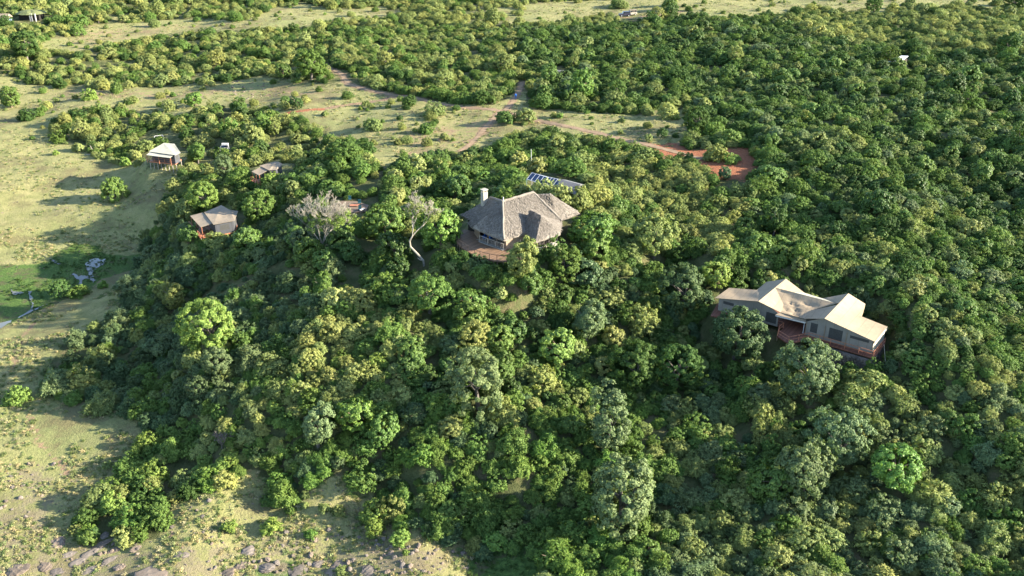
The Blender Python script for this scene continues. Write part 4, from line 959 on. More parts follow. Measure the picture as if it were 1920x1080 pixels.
for i in range(4):   # feathery spreading shrub
    R, H = 2.5, 2.7
    addk('feather', lm('foliage', crown_feather(100+i, R, H, 110, 70, .22), M['leaf']), stems_mesh('stems', 100+i, 7, R, 2.2, .06, M['bark']), R, 1.2, H*.75)
for i in range(3):   # loose bush: clumps on feathery shoots
    R, H = 2.4, 2.3
    Va = crown_feather(120+i, R, H*1.1, 85, 48, .19, asp=.36); Vb = crown_clumps(130+i, R*.85, H*.85, 1.0, 75, .32, 36, .14, -.1, .5)
    addk('loose', lm('foliage', np.concatenate([Va, Vb]), M['leaf']), stems_mesh('stems', 120+i, 6, R, 2.2, .06, M['bark']), R, 1.1, H*.85)
for i in range(3):   # big-clumped dark bush
    R, H = 2.2, 2.2
    addk('shade', lm('foliage', crown_clumps(150+i, R, H, 1.3, 130, .38, 68, .145, -.35, .45, .6, .3, .45), M['leaf_glossy']), stems_mesh('stems', 150+i, 5, R, 2.4, .08, M['bark']), R+.3, 1.3, H+.25)
for i in range(3):   # low meadow shrub
    R, H = 1.0, 1.1
    addk('shrub', lm('foliage', crown_feather(170+i, R, H, 45, 34, .15, asp=.36), M['leaf']), stems_mesh('stems', 170+i, 5, R, .9, .03, M['bark']), R, .5, H*.7)
def branch_mesh(name, seed, H, spread, mat, r0, depth=4, lean=(0, 0), curve=None):
    g = random.Random(seed); mb = MB(); tips = []
    def grow(p, d, L, r, k):
        n = 3; pts = [p]; rr = [r]
        for i in range(n):
            d = (d+Vector((g.gauss(0, .16), g.gauss(0, .16), g.gauss(.05, .1)))).normalized(); p = p+d*L/n; pts.append(p); rr.append(r*(1-.45*(i+1)/n))
        mb.tube(pts, [max(q, .022) for q in rr], 6 if r > .06 else 4)
        if k == 0: tips.append(p); return
        for j in range(g.choice((2, 3, 3)) if k > 1 else 5):
            a = g.uniform(0, 6.28); nd = (d+Vector((math.cos(a), math.sin(a), g.uniform(-.1, .35)))*spread*g.uniform(.6, 1.1)).normalized()
            grow(pts[-1] if j else pts[-2], nd, L*g.uniform(.6, .8), rr[-1]*.8, k-1)
    if curve:
        cv = [Vector(c) for c in curve]; mb.tube(cv, [r0*(1.25-.5*i/(len(cv)-1)) for i in range(len(cv))], 8)
        p = cv[-1]; d0 = (cv[-1]-cv[-2]).normalized()
        for j in range(3):
            a = 2.2+2.1*j; grow(p, (d0+Vector((math.cos(a)*.9, math.sin(a)*.6, .25))).normalized(), H*.3, r0*.62, depth-1)
        pa = cv[1]; mb.tube([pa, pa+Vector((-.5, -.2, .15)), pa+Vector((-.9, -.3, .6))], [r0*.8, r0*.6, r0*.45], 7)
    else:
        mb.tube([(0, 0, -.5), (lean[0]*.3, lean[1]*.3, H*.2)], [r0*1.2, r0], 8)
        for j in range(8 if H > 5 else 6):
            a = 6.28*j/6+g.uniform(-.4, .4); grow(Vector((lean[0]*.3, lean[1]*.3, H*.2)), Vector((math.cos(a)*(.38+.4*(j % 2)), math.sin(a)*(.38+.4*(j % 2)), 1)).normalized(), H*.3, r0*.55, depth-1)
    return mb.mesh(name, mat), tips
for i in range(3):   # leafless twiggy bush
    me, tips = branch_mesh('branches', 200+i, 3.0, .8, M['bark_grey'], .07, 4)
    KIND.setdefault('bare', []).append((me, None, 1.7, 1.3, 1.3))

BUSHK = ('dome', 'feather', 'loose', 'shade', 'bare'); TREEK = ('clump', 'dense', 'tall')
def jitter_tint(c, g, amt=.17):
    k = 1+g.uniform(-amt, amt); j = g.uniform(-.07, .07)
    return (float(c[0]*k*(1+j)), float(c[1]*k), float(c[2]*k*(1-j)))
PLANTS = []      # x, y, z, kind, variant, scale xyz, rot, tint name, tint, px, py, apparent size, label, name
def plant(x, y, z, kind, var, sc, rot, tn, label=None, prio=0, sz=None):
    if kind == 'bare': tn = 'tan'
    fol, wood, R, zc, H = KIND[kind][var]; szz = (sc, sc, sc*(sz or 1))
    qx, qy, f = proj(x, y, z+zc*szz[2]); 
    PLANTS.append(dict(x=x, y=y, z=z, kind=kind, var=var, sc=szz, rot=rot, tn=tn, tint=jitter_tint(TINT[tn], rng), px=float(qx), py=float(qy), rp=float(R*sc*FPX/f), R=R*sc, label=label, prio=prio))
# --- plants one can recognise: (px, py of crown centre, crown width in px, kind, colour, label, vertical stretch)
HAND = [
 (388,612,104,'clump','lime','large light green tree lit by sun on the dark left slope',1.0),(402,680,68,'clump','grey','smaller light tree just below the large sunlit slope tree',1.0),
 (895,718,122,'clump','grey','large grey green tree in the middle of the lower slope',1.05),(1168,935,150,'clump','grey','large grey green tree at bottom centre above the stream',1.0),
 (1140,798,84,'tall','grey','pale grey green tree above the large bottom centre tree',1.0),(592,790,78,'tall','grey','tall grey green tree at lower left beside arching green tree',1.0),
 (665,775,84,'dense','bright','arching bright green tree on lower left slope, upper part',1.0),(718,815,70,'dense','mid','dense green tree just right of the arching green tree',1.1),
 (1512,885,128,'clump','grey','big grey green tree left of the bright green round tree, nearer one',1.05),(1578,826,118,'clump','grey','big grey green tree below tent, behind its nearer twin',1.0),
 (1682,878,112,'dense','bright','vivid green round tree at lower right',.95),(1450,900,96,'dense','mid','dense green tree left of the two big grey green trees',1.0),
 (1520,700,116,'clump','grey','grey green tree standing right in front of the long tent',1.0),(1382,628,122,'clump','teal','broad blue green tree at the left end of the long tent',1.0),
 (1283,545,92,'clump','teal','dark blue green tree up the slope left of the long tent',1.0),(1345,515,62,'dense','lime','lime green tree touching the left tip of the long tent',1.0),
 (975,482,74,'tall','olive','tall olive green tree in front of the thatched lodge porch',1.0),(1228,440,104,'clump','olive','spreading olive tree with visible trunk right of the thatched lodge',.95),
 (1100,596,74,'tall','grey','pale tree below the thatched lodge, among darker trees',.9),(892,630,64,'clump','yellow','yellow green tree on the slope straight below the lodge deck',.9),
 (1046,652,84,'dense','lime','yellow flecked round tree below the pale tree',.85),(826,428,92,'dense','bright','bright round evergreen between bare curved tree and lodge deck',1.0),
 (722,415,84,'dense','mid','dense evergreen left of the curved bare tree',.95),(1112,430,92,'dense','bright','bright evergreen touching the right side of the thatched roof',.9),
 (1146,380,38,'dense','mid','small round dark tree behind the right end of thatched roof',1.0),(482,388,70,'clump','mid','leafy green tree just right of the brown tent',1.0),
 (382,368,60,'clump','lime','light green tree behind the brown tent',.95),(213,360,52,'shade','mid','lone bushy tree on the open left meadow',1.1),
 (45,85,62,'clump','dark','large dark tree with pale trunks at far left',1.0),(18,184,44,'dense','mid','round green tree at the left edge of the upper meadow',1.0),
 (363,184,34,'dense','bright','round green tree on the grass strip above the cream tent',1.05),(557,195,27,'dense','dark','small round dark tree standing alone by the red earth track',1.0),
 (535,187,20,'dense','mid','little green tree beside the round dark one at red track',1.0),(495,228,36,'tall','mid','upright green tree above the water heater',1.0),
 (582,120,64,'clump','mid','leafy tree above the start of the dirt road',1.0),(1092,160,48,'dense','bright','tall bright green tree right of the road fork',1.3),
 (1030,140,42,'dense','mid','round green tree behind the road fork, left of the bright one',1.0),(420,312,42,'clump','grey','blue green tree right of the cream tent',1.1),
 (150,716,54,'loose','yellow','yellowish half bare tree at the left edge of the thicket',1.1),(1640,9,32,'clump','mid','flat topped tree standing alone on far right meadow',1.0),
 (1676,10,14,'dense','dark','small dark tree right of the lone far meadow tree',1.0),(1905,4,40,'clump','dark','dark tree in the upper right corner',1.0),
 (945,118,36,'clump','olive','small tree with visible trunk behind the road fork',1.1),(1400,425,44,'dense','mid','round green tree in the bush between lodge and long tent',1.0),
 (640,284,70,'clump','mid','large leafy tree right of the grey roofed tent',.75),(702,236,36,'loose','olive','olive bush on the grass below the dirt road',1.0),
 (812,208,44,'loose','olive','wide olive bush just below the dirt road',.8),(945,225,40,'shade','mid','dark bush cluster below the road fork, left half',.9),(985,222,40,'shade','olive','bush cluster below the road fork, right half',.9),
 (805,556,84,'clump','mid','leafy tree on the slope below the curved bare tree',.9),(882,566,70,'dense','mid','round green tree right of the leafy slope tree',.9),
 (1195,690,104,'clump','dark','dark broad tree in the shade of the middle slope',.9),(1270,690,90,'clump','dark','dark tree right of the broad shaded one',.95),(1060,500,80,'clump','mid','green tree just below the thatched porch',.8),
 (1110,470,70,'shade','mid','green bush mass right below the porch wall',.9),(1340,290,52,'loose','olive','bush standing on the red earth yard',.9),(1372,300,34,'loose','lime','small light bush beside the red earth yard bush',.9),
 (1362,328,30,'shade','teal','blue green bush at the lower edge of the red yard',1.0),(30,745,58,'loose','lime','sunlit bush at the left edge beside the footpath',.9),
 (245,985,80,'loose','bright','bright bush above the boulders at bottom left',.75),(160,1000,44,'loose','bright','small bright bush beside the rounded boulder',.8),(205,945,56,'loose','lime','lime bush above the bright boulder bushes',1.0),
 (322,845,54,'feather','lime','tall yellow green shrub at the front of lower left thicket',1.2),(378,845,50,'feather','yellow','yellow shrub right of the tall yellow green one',.9),(290,890,56,'loose','lime','lime shrub left in the lower left thicket front',.9),
 (345,905,48,'loose','olive','olive shrub at the lower left thicket front',.8),(388,905,60,'loose','bright','bright shrub right in the lower left thicket front',.8),(436,865,46,'loose','lime','lime shrub at the right end of the lower left thicket front',.8),
 (530,905,58,'loose','bright','bright bush standing forward on the rocky slope',.8),(558,880,40,'loose','lime','light bush behind the forward bright bush',.9),(520,840,44,'feather','yellow','yellow shrub above the forward bright bush',.9),
 (575,860,44,'feather','olive','olive shrub right above the forward bright bush',.9),(430,993,32,'shrub','lime','round light shrub on rocky ground, leftmost of the row',1.0),(508,990,46,'shrub','lime','spreading light shrub on rocky ground, middle of the row',.8),
 (582,1000,30,'shrub','bright','bright shrub on rocky ground, right of the row',1.1),(608,955,30,'shrub','olive','olive shrub above the rocky shrub row',1.0),(635,960,30,'shrub','olive','olive shrub right above the rocky shrub row',1.0),
 (700,965,60,'loose','lime','light bush at the thicket edge above the pale rocks',.9),(705,995,44,'loose','lime','light bush in front of the thicket edge bush',.9),(750,1010,44,'loose','lime','rounded light bush nearest the pale boulder field',.9),
 (112,545,40,'shade','dark','dark bush on the green marsh bank',1.0),(145,548,46,'loose','mid','green bush beside the dark one on marsh bank',.7),(193,535,22,'shrub','bright','small green shrub on bare bank right of marsh',1.0),
 (235,305,24,'shrub','lime','light shrub standing left of the cream tent deck',1.2),(60,258,14,'shrub','mid','small green shrub on pale rocks at left meadow',1.0),(168,180,32,'loose','lime','light bush on the upper left grass strip',.9),
 (82,205,18,'shrub','mid','thin green shrub on the upper left grass',1.1),(248,188,24,'loose','olive','olive shrub on upper grass strip, centre',.8),(1165,10,30,'dome','olive','olive bush right behind the parked vehicles',.8),
 (1018,369,54,'dome','yellow','yellowish bush between thatched roof ridge and solar panels, left',1.2),(1052,374,66,'dome','yellow','yellowish bush hiding the lower edge of the solar panels',1.2),(1088,379,62,'dome','olive','olive bush in front of the grey roofed shed',1.35),
 (1122,372,56,'dome','yellow','yellowish bush at the right end of the grey roofed shed',.9),(984,360,44,'loose','yellow','yellowish bush left of the solar panels',.9),(1070,378,44,'dome','yellow','yellow bush right behind the thatched roof hip',.9),
 (580,478,64,'shade','mid','leafy bush hiding the foot of the bleached spreading tree, left',1.0),(640,462,62,'shade','dark','dark leafy bush right of the bleached spreading tree foot',1.0),(612,492,60,'shade','mid','leafy bush in front of the bleached spreading tree',.9),(555,450,52,'shade','mid','leafy bush left of the bleached spreading tree',1.0),(738,462,72,'dense','dark','dark round tree left of the curved trunk',1.0),(748,505,60,'shade','dark','dark bush below left of the curved trunk',.9),(462,450,60,'shade','mid','leafy bush below the tree beside the brown tent',.9),
 (985,540,62,'shade','mid','leafy bush on the slope below the tall olive green tree',.9),(948,524,50,'feather','mid','feathery shrub left below the tall olive green tree',.9),(1018,528,52,'loose','mid','loose bush right below the tall olive green tree',.9),(962,832,72,'feather','mid','feathery shrub between the grey slope tree and bottom centre',.95),(972,876,64,'feather','mid','feathery shrub above left of the large bottom tree',.95),(1740,850,74,'loose','olive','olive bush right of the vivid green tree',.9),(1745,800,66,'loose','grey','grey green bush above right of the vivid green tree',.9),
 (905,510,60,'feather','mid','feathery shrub under the front of the lodge deck',.8),(865,490,54,'feather','dark','dark shrub under the left end of the lodge deck',.8),(1035,470,60,'loose','mid','loose bush at the foot of the porch wall',.9),
 (1680,124,40,'shade','mid','thick bush in front of the white metal roof',.8),(1655,126,34,'shade','dark','dark bush left of the white metal roof',.9),(1042,150,34,'shade','dark','dark bush in front of the far grey roof',.9),(1060,146,30,'shade','dark','dark bush right in front of the far grey roof',.9),
 (297,268,34,'loose','dark','dark bush below the tilted solar rack',.8),(420,288,34,'loose','mid','bush below the solar water heater',.8),(275,275,36,'loose','olive','olive bush left of the cream tent roof',.9),
 (412,453,60,'loose','olive','olive bush in front of the brown tent',.75),(352,448,50,'shade','mid','thick bush below the brown tent porch',.9),(512,342,46,'loose','lime','lime bush in front of the grey roofed tent',.9),
 (915,1000,60,'feather','mid','feathery green bush just above the marshy stream bend',1.0),(890,940,80,'feather','mid','feathery green bush behind the stream bend bush',1.0),
]
for (px, py, wpx, kind, tn, label, sz) in HAND:
    var = int(rng.integers(len(KIND[kind]))); fol, wood, R, zc, H = KIND[kind][var]
    sc = 1.0
    for _ in range(3):
        b_, t = at(px, py, zc*sc*sz); f = t*(math.cos(math.atan(math.hypot((px-960), (py-540))/FPX))); sc = wpx/2*f/FPX/R
    plant(b_.x, b_.y, hz(b_.x, b_.y), kind, var, sc, float(rng.uniform(0, 6.28)), tn, label, 2, sz)
# --- the two bleached trees
def bleached(label, px, py, H, seed, curve, leafn, foot, ltn):
    b_ = at(*foot)[0]; root = empty('bleached_tree', b_, 0); tag(root, label, 'tree')
    me, tips = branch_mesh('trunk', seed, H, .62, M['bark_pale'], .17, 6, curve=curve); link('trunk', me, root)
    g = np.random.default_rng(seed); T_ = np.array([tuple(t) for t in tips]); 
    if leafn:
        lo = T_[T_[:, 2] < np.quantile(T_[:, 2], .5)] if leafn > 0 else T_
        cc = lo[g.integers(len(lo), size=abs(leafn))]; k = np.repeat(np.arange(len(cc)), 42); o = unit(g.normal(size=(len(k), 3)))*g.uniform(.3, 1, (len(k), 1))
        pos = cc[k]+o*.5-np.array([0, 0, .35])-np.array([0, 0, 1.0])*(g.random(len(cc))[k]**2*1.6)[:, None]; V_ = leaf_quads(pos, unit(o+.6*g.normal(size=o.shape)+np.array([0, 0, .3])), g.normal(size=o.shape), .14*g.uniform(.7, 1.3, len(k)), .09*g.uniform(.7, 1.3, len(k)))
        c_ = link('sparse_leaves', lm('sparse_leaves', V_, M['leaf']), root); c_['leaf_tint'] = TINT[ltn]
    FOOT.append((b_.x, b_.y, 1.6))
bleached('bleached spreading bare tree with many white branches above dark slope', 605, 420, 11.0, 301, None, 130, (606, 478), 'lime')
bleached('pale bare tree with strongly curved trunk below the lodge deck', 770, 430, 8.6, 305, [(0.3, 0, -.4), (.1, 0, 1.2), (-1.1, .2, 2.6), (-2.0, .3, 3.6), (-2.1, .3, 4.7), (-1.6, .3, 5.6)], -60, (793, 500), 'olive')

# --- filling the bush: where it is thick, what grows there
ZONES = [  # outline, kinds and weights, colours and weights, size, share of trees
 ([(-200,-60),(640,-60),(640,20),(560,140),(0,150),(-200,160)], dict(dome=.5, loose=.25, shade=.25), dict(yellow=.34, olive=.3, mid=.24, dark=.12), .98, .10),
 ([(0,140),(560,140),(640,260),(560,340),(350,330),(80,290),(60,230)], dict(dome=.3, loose=.4, shade=.3), dict(yellow=.25, olive=.3, mid=.3, dark=.15), .95, .12),
 ([(560,90),(960,60),(1000,170),(960,200),(640,150),(560,150)], dict(dome=.4, shade=.15, loose=.3, feather=.15), dict(olive=.34, yellow=.26, mid=.25, dark=.15), .95, .05),
 ([(640,-60),(1250,-60),(1250,40),(960,60),(640,60)], dict(dome=.8, loose=.2), dict(yellow=.4, olive=.4, mid=.2), .95, .04),
 ([(1450,10),(2400,-60),(2400,115),(1700,100),(1500,70)], dict(dome=.85, shade=.15), dict(yellow=.38, olive=.42, dark=.2), 1.0, .02),
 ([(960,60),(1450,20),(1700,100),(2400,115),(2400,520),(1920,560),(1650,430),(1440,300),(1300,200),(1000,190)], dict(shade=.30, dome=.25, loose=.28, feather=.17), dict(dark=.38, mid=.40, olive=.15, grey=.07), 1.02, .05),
 ([(1080,300),(1300,300),(1420,345),(1350,480),(1250,420),(1090,360)], dict(dome=.55, loose=.45), dict(yellow=.45, olive=.4, mid=.15), 1.0, .02),
 ([(560,300),(1080,290),(1090,360),(860,400),(650,380),(560,360)], dict(dome=.4, shade=.4, loose=.2), dict(mid=.42, dark=.2, bright=.16, yellow=.22), 1.05, .10),
 ([(1350,345),(1480,300),(1700,400),(2300,640),(2300,760),(1680,640),(1500,520),(1350,490)], dict(shade=.25, dome=.25, loose=.3, feather=.2), dict(mid=.44, dark=.16, grey=.16, olive=.24), 1.08, .06),
 ([(250,420),(620,380),(640,560),(560,640),(480,780),(260,800),(60,760),(80,640),(200,600)], dict(feather=.6, loose=.3, shade=.1), dict(teal=.25, grey=.25, mid=.3, olive=.2), 1.0, .03),
 ([(480,600),(740,600),(760,760),(560,780),(440,740)], dict(loose=.5, feather=.3, dome=.2), dict(yellow=.4, olive=.25, lime=.15, mid=.2), 1.0, .05),
 ([(250,760),(600,720),(560,880),(440,900),(240,900)], dict(feather=.5, loose=.4, bare=.1), dict(lime=.3, mid=.4, yellow=.2, olive=.1), .95, .03),
 ([(560,780),(1250,760),(1250,1200),(480,1200)], dict(feather=.6, loose=.25, bare=.05, shade=.1), dict(mid=.5, bright=.16, olive=.16, teal=.18), 1.05, .05),
 ([(1250,760),(1950,700),(2300,760),(2300,1300),(1200,1300),(1200,900)], dict(feather=.35, loose=.4, dome=.12, shade=.06, bare=.07), dict(olive=.34, grey=.28, mid=.2, yellow=.12, teal=.06), 1.1, .03),
 ([(640,470),(1350,490),(1500,640),(1700,700),(1250,780),(640,780),(700,600)], dict(shade=.25, loose=.4, feather=.35), dict(dark=.22, mid=.42, teal=.14, olive=.14, yellow=.08), 1.1, .10),
]
DEFZ = (dict(dome=.4, loose=.35, shade=.25), dict(mid=.4, olive=.3, dark=.2, yellow=.1), 1.0, .05)
cand = []
for y in np.arange(66, 470, 1.12):
    hw = 20+y*.60
    for x in np.arange(-hw, hw+(40 if y < 440 else 0), 1.12): cand.append((x, y))
cand = np.array(cand); cand += rng.uniform(-.55, .55, cand.shape); rng.shuffle(cand)
cz = height(cand[:, 0], cand[:, 1]); cpx_, cpy_, cf = proj(cand[:, 0], cand[:, 1], cz)
ex = np.clip(cpx_, -190, 2290); ey = np.clip(cpy_, -55, 1190)
clear = np.zeros(len(cand), bool)
wob = (fbm(cand[:, 0], cand[:, 1], 9, 3, 21)-.45)*26*200/np.maximum(cf, 60)
wob2 = (fbm(cand[:, 0], cand[:, 1], 9, 3, 22)-.45)*12*200/np.maximum(cf, 60)
fr = rng.normal(size=len(cand))*1500/np.maximum(cf, 60); fr2 = rng.normal(size=len(cand))*650/np.maximum(cf, 60)
for k, pl in CLEAR.items():
    a_ = 2.4 if k in ('upper_strip', 'far_strip', 'yard', 'far_top', 'far_top_right') else 1.3 if k == 'meadow' else .5
    clear |= inpoly(cpx_+wob*a_+fr*min(1, a_), cpy_+wob2*a_+fr2*min(1, a_), pl)
stray = np.zeros(len(cand), bool)
for k in ('upper_strip', 'far_strip', 'yard', 'far_top', 'far_top_right'): stray |= inpoly(cpx_, cpy_, CLEAR[k])
stray &= rng.random(len(cand)) < .016
clear &= ~stray
for pl, wd in ROADS: clear |= dpoly(cand[:, 0], cand[:, 1], GW(pl), False) < wd*.8+1.1
zid = np.full(len(cand), -1)
for i, z in enumerate(ZONES): zid[(zid < 0) & inpoly(ex+wob*1.2, ey+wob2*1.2, z[0])] = i
keep = np.zeros(len(cand), bool); cell = {}; CS = 4.0
def near_ok(x, y, r, f):
    i, j = int(x//CS), int(y//CS)
    for a in (-1, 0, 1):
        for b in (-1, 0, 1):
            for (X, Y, R) in cell.get((i+a, j+b), ()):
                if (X-x)**2+(Y-y)**2 < (f*(r+R))**2: return False
    return True
def put(x, y, r): cell.setdefault((int(x//CS), int(y//CS)), []).append((x, y, r))
for p in PLANTS: put(p['x'], p['y'], p['R']*.8)
KOP = [(np.array(pl), yy, .78) for pl, yy in KEEPOUT]+[(np.array(CLEAR[k]), 460, .25) for k in ('yard', 'far_strip', 'upper_strip')]+[(np.array(q), 300, .5) for q in ([(1225,276),(1260,272),(1290,290),(1235,290)], [(1300,288),(1345,280),(1415,305),(1395,343),(1348,340),(1328,312)])]
def choose_at(d, q):
    k = list(d); c = np.cumsum([d[a] for a in k]); return k[min(int(np.searchsorted(c/c[-1], q)), len(k)-1)]
def choose(d): 
    k = list(d); v = np.array([d[q] for q in k]); return k[int(rng.choice(len(k), p=v/v.sum()))]
def spread(v):          # noise field to an even 0..1 ranking
    r = np.empty(len(v)); r[np.argsort(v)] = np.linspace(0, .9999, len(v)); return r
stand_k = (spread(fbm(cand[:, 0], cand[:, 1]*.8, 10, 3, 51)+rng.normal(size=len(cand))*.05)*2.7) % 1
stand_t = (spread(fbm(cand[:, 0], cand[:, 1]*.8, 9, 3, 57)+rng.normal(size=len(cand))*.05)*3.3) % 1      # plants of a kind stand together
patch = fbm(cand[:, 0], cand[:, 1]*.7, 11, 3, 33)
ntree = len([p for p in PLANTS if p['kind'] in TREEK])
for i in np.nonzero(~clear)[0]:
    x, y = cand[i]; z = float(cz[i]); zn = ZONES[zid[i]][1:] if zid[i] >= 0 else DEFZ
    if patch[i] < (.50 if zid[i] in (0, 1, 3) else .37 if zid[i] == 2 else .30) and rng.random() < .85: continue
    tree = rng.random() < zn[3]*.26 and ntree < 292 and not (ex[i] < 520 and ey[i] > 800)
    kind = ('clump', 'dense', 'tall', 'clump', 'dense')[int(rng.integers(5))] if tree else choose_at(zn[0], stand_k[i])
    var = int(rng.integers(len(KIND[kind]))); fol, wood, R, zc, H = KIND[kind][var]
    sc = zn[2]*(float(rng.uniform(.62, .98)) if tree else float(np.clip(rng.lognormal(-.55, .36), .27, 1.3))); r = R*sc
    if not near_ok(x, y, r, .44 if not tree else .55): continue
    if any((x-a)**2+(y-b)**2 < (c+r*.75)**2 for a, b, c in FOOT): continue
    top = z+(zc+H)*sc; sh_ = False
    for a, b, zr in SHADE:
        u = (x-a)*math.cos(SUN_AZ)+(y-b)*math.sin(SUN_AZ); v = -(x-a)*math.sin(SUN_AZ)+(y-b)*math.cos(SUN_AZ)
        if 1 < u < 30 and abs(v) < 4+r and top > zr+(u-2)*math.tan(SUN_EL): sh_ = True; break
    if sh_: continue
    qx, qy, f = proj(x, y, z+zc*sc); rp = r*FPX/f; hp_ = (H*sc+.2)*FPX/f*.92; bad = False
    for pl, yy, mg in (KOP[:len(KEEPOUT)] if stray[i] else KOP):
        if y < yy+3 and pl[:, 0].min()-60 < qx < pl[:, 0].max()+60 and pl[:, 1].min()-60 < qy < pl[:, 1].max()+60:
            vx = (pl[:, 0]-qx)/rp; vy = (pl[:, 1]-qy)/hp_
            if float(dpoly(np.array([0.]), np.array([0.]), list(zip(vx, vy)))[0]) < mg or bool(inpoly(np.array([float(qx)]), np.array([float(qy)]), [tuple(q) for q in pl])[0]): bad = True; break
    if bad: continue
    put(x, y, r)
    if tree: ntree += 1
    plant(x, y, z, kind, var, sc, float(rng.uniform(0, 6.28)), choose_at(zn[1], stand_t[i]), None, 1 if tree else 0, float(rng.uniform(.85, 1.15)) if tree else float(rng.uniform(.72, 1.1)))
# scattered shrubs in the open
SH = np.nonzero(clear)[0][:9000]; nsh = 0
openfield = {k: inpoly(cpx_, cpy_, CLEAR[k]) for k in ('meadow', 'upper_strip', 'far_strip', 'yard', 'far_top', 'far_top_right')}
slope_px = [(350,325),(318,372),(300,430),(262,500),(240,555),(200,600),(260,640),(420,470),(440,380),(400,330)]
for i in SH:
    x, y = cand[i]; 
    if any((x-a)**2+(y-b)**2 < (c+1)**2 for a, b, c in FOOT): continue
    prob = .07 if openfield['yard'][i] or openfield['upper_strip'][i] or openfield['far_strip'][i] else (.02 if openfield['far_top_right'][i] else .006)
    if openfield['meadow'][i] and cpy_[i] > 900: prob = .03
    if rng.random() > prob or nsh > 210: continue
    if min(float(dpoly(np.array([x]), np.array([y]), GW(pl), False)[0]) for pl, wd in ROADS[:4]) < 3: continue
    if any(inpoly(np.array([x]), np.array([y]), GW(q))[0] for q in MARSH): continue
    var = int(rng.integers(3)); sc = float(rng.uniform(.45, 1.25)); nsh += 1
    plant(x, y, float(cz[i]), 'shrub', var, sc, float(rng.uniform(0, 6.28)), choose(dict(mid=.3, olive=.4, lime=.3)), None, 0)

# --- names for what stands nearest, so that a plant can be told from its neighbours
LAND = [(975,410,'the thatched lodge'),(885,460,'the lodge deck'),(1510,600,'the long beige tent'),(402,408,'the brown tent'),(307,290,'the cream tent'),(500,318,'the grey roofed tent'),
 (1035,340,'the solar panels'),(606,420,'the bleached spreading tree'),(775,440,'the curved bare tree'),(388,612,'the sunlit slope tree'),(895,718,'the grey green slope tree'),(1168,935,'the large bottom centre tree'),
 (1512,885,'the paired grey green trees'),(1682,878,'the vivid green tree'),(690,795,'the arching green tree'),(1228,440,'the spreading olive tree'),(1370,305,'the red earth yard'),(1685,110,'the white metal roof'),
 (960,205,'the road fork'),(660,165,'the dirt road bend'),(1180,28,'the parked vehicles'),(655,390,'the sandy fire pit'),(120,510,'the marsh pools'),(110,1022,'the rounded boulder'),(290,1065,'the large flat boulder'),(530,905,'the forward bright bush'),
 (950,1040,'the stream bend'),(55,35,'the far pavilion'),(213,362,'the lone meadow tree'),(1092,160,'the tall bright tree'),(1382,628,'the broad blue green tree'),(1920,1080,'the bottom right corner'),(1920,560,'the right edge'),(1920,0,'the top right corner'),(322,845,'the tall yellow green shrub'),(1060,652,'the yellow flecked tree'),
 (1450,900,'the dense green tree'),(1283,545,'the dark blue green tree'),(1300,1080,'the bottom edge'),(592,790,'the tall grey green tree'),(1750,1080,'the lower right edge')]
ORD = 'first second third fourth fifth sixth seventh eighth ninth tenth eleventh twelfth thirteenth fourteenth fifteenth sixteenth seventeenth eighteenth nineteenth twentieth'.split()+['twenty-'+q for q in 'first second third fourth fifth sixth seventh eighth ninth'.split()]
def nth(k, nn):
    if nn == 2: return (', left one', ', right one')[k]
    return ', leftmost' if k == 0 else ', rightmost' if k == nn-1 else ', '+(ORD[k]+' from left' if k < 29 else 'near right end')
def where(px, py):
    d = [(math.hypot(px-a, (py-b)*1.3), a, b, n) for a, b, n in LAND]; dd, a, b, n = min(d)
    dx, dy = px-a, (py-b)*1.3; ang = math.degrees(math.atan2(-dy, dx)) % 360
    side = ('right of', 'above right of', 'above', 'above left of', 'left of', 'below left of', 'below', 'below right of')[int((ang+22.5)//45) % 8]
    return ('close ' if dd < 70 else 'well ' if dd > 170 else '')+side+' '+n
KW = {'clump': 'broadleaf tree', 'dense': 'round tree', 'tall': 'upright tree', 'dome': 'domed bush', 'feather': 'feathery shrub', 'loose': 'loose bush', 'shade': 'leafy bush', 'bare': 'leafless bush', 'shrub': 'low shrub'}
NM = {'clump': 'broadleaf_tree', 'dense': 'round_tree', 'tall': 'upright_tree', 'dome': 'bush', 'feather': 'bush', 'loose': 'bush', 'shade': 'bush', 'bare': 'bush', 'shrub': 'shrub'}
vis = lambda p: -20 < p['px'] < 1940 and -20 < p['py'] < 1105
bushes = [p for p in PLANTS if p['kind'] in BUSHK]; bushes.sort(key=lambda p: -(p['prio']*1e6+(p['rp'] if vis(p) else 0)))
single = [p for p in PLANTS if p['kind'] not in BUSHK]+bushes[:300]; rest = bushes[300:]
counts = {}
labs = []
for p in single:
    lb = p['label'] or '%s%s %s' % ('' if p['kind'] == 'bare' else CWORD[p['tn']]+' ', KW[p['kind']], where(p['px'], p['py'])); labs.append(lb)
# the largest and smallest of a look-alike set are named so
from collections import defaultdict
sets = defaultdict(list)
for p, lb in zip(single, labs): sets[lb].append(p)
for lb, ps in sets.items():
    if len(ps) == 1: ps[0]['label'] = lb
    else:
        ps.sort(key=lambda p: p['px'])
        nn = len(ps)
        for k, p in enumerate(ps):
            p['label'] = lb+nth(k, nn)
src = {}
for p in single:
    fol, wood, R, zc, H = KIND[p['kind']][p['var']]; tr = p['kind'] in TREEK
    root = empty(NM[p['kind']], (p['x'], p['y'], p['z']-.05), p['rot']); root.scale = p['sc']
    tag(root, p['label'], 'tree' if tr else 'shrub' if p['kind'] == 'shrub' else 'bush', 'trees in the bush' if tr else 'shrubs in the open' if p['kind'] == 'shrub' else 'bushes in the thicket')
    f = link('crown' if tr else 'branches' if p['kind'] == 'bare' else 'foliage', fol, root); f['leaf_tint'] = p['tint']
    src.setdefault((p['kind'], p['var']), f)
    if wood: link('trunk' if tr else 'stems', wood, root)

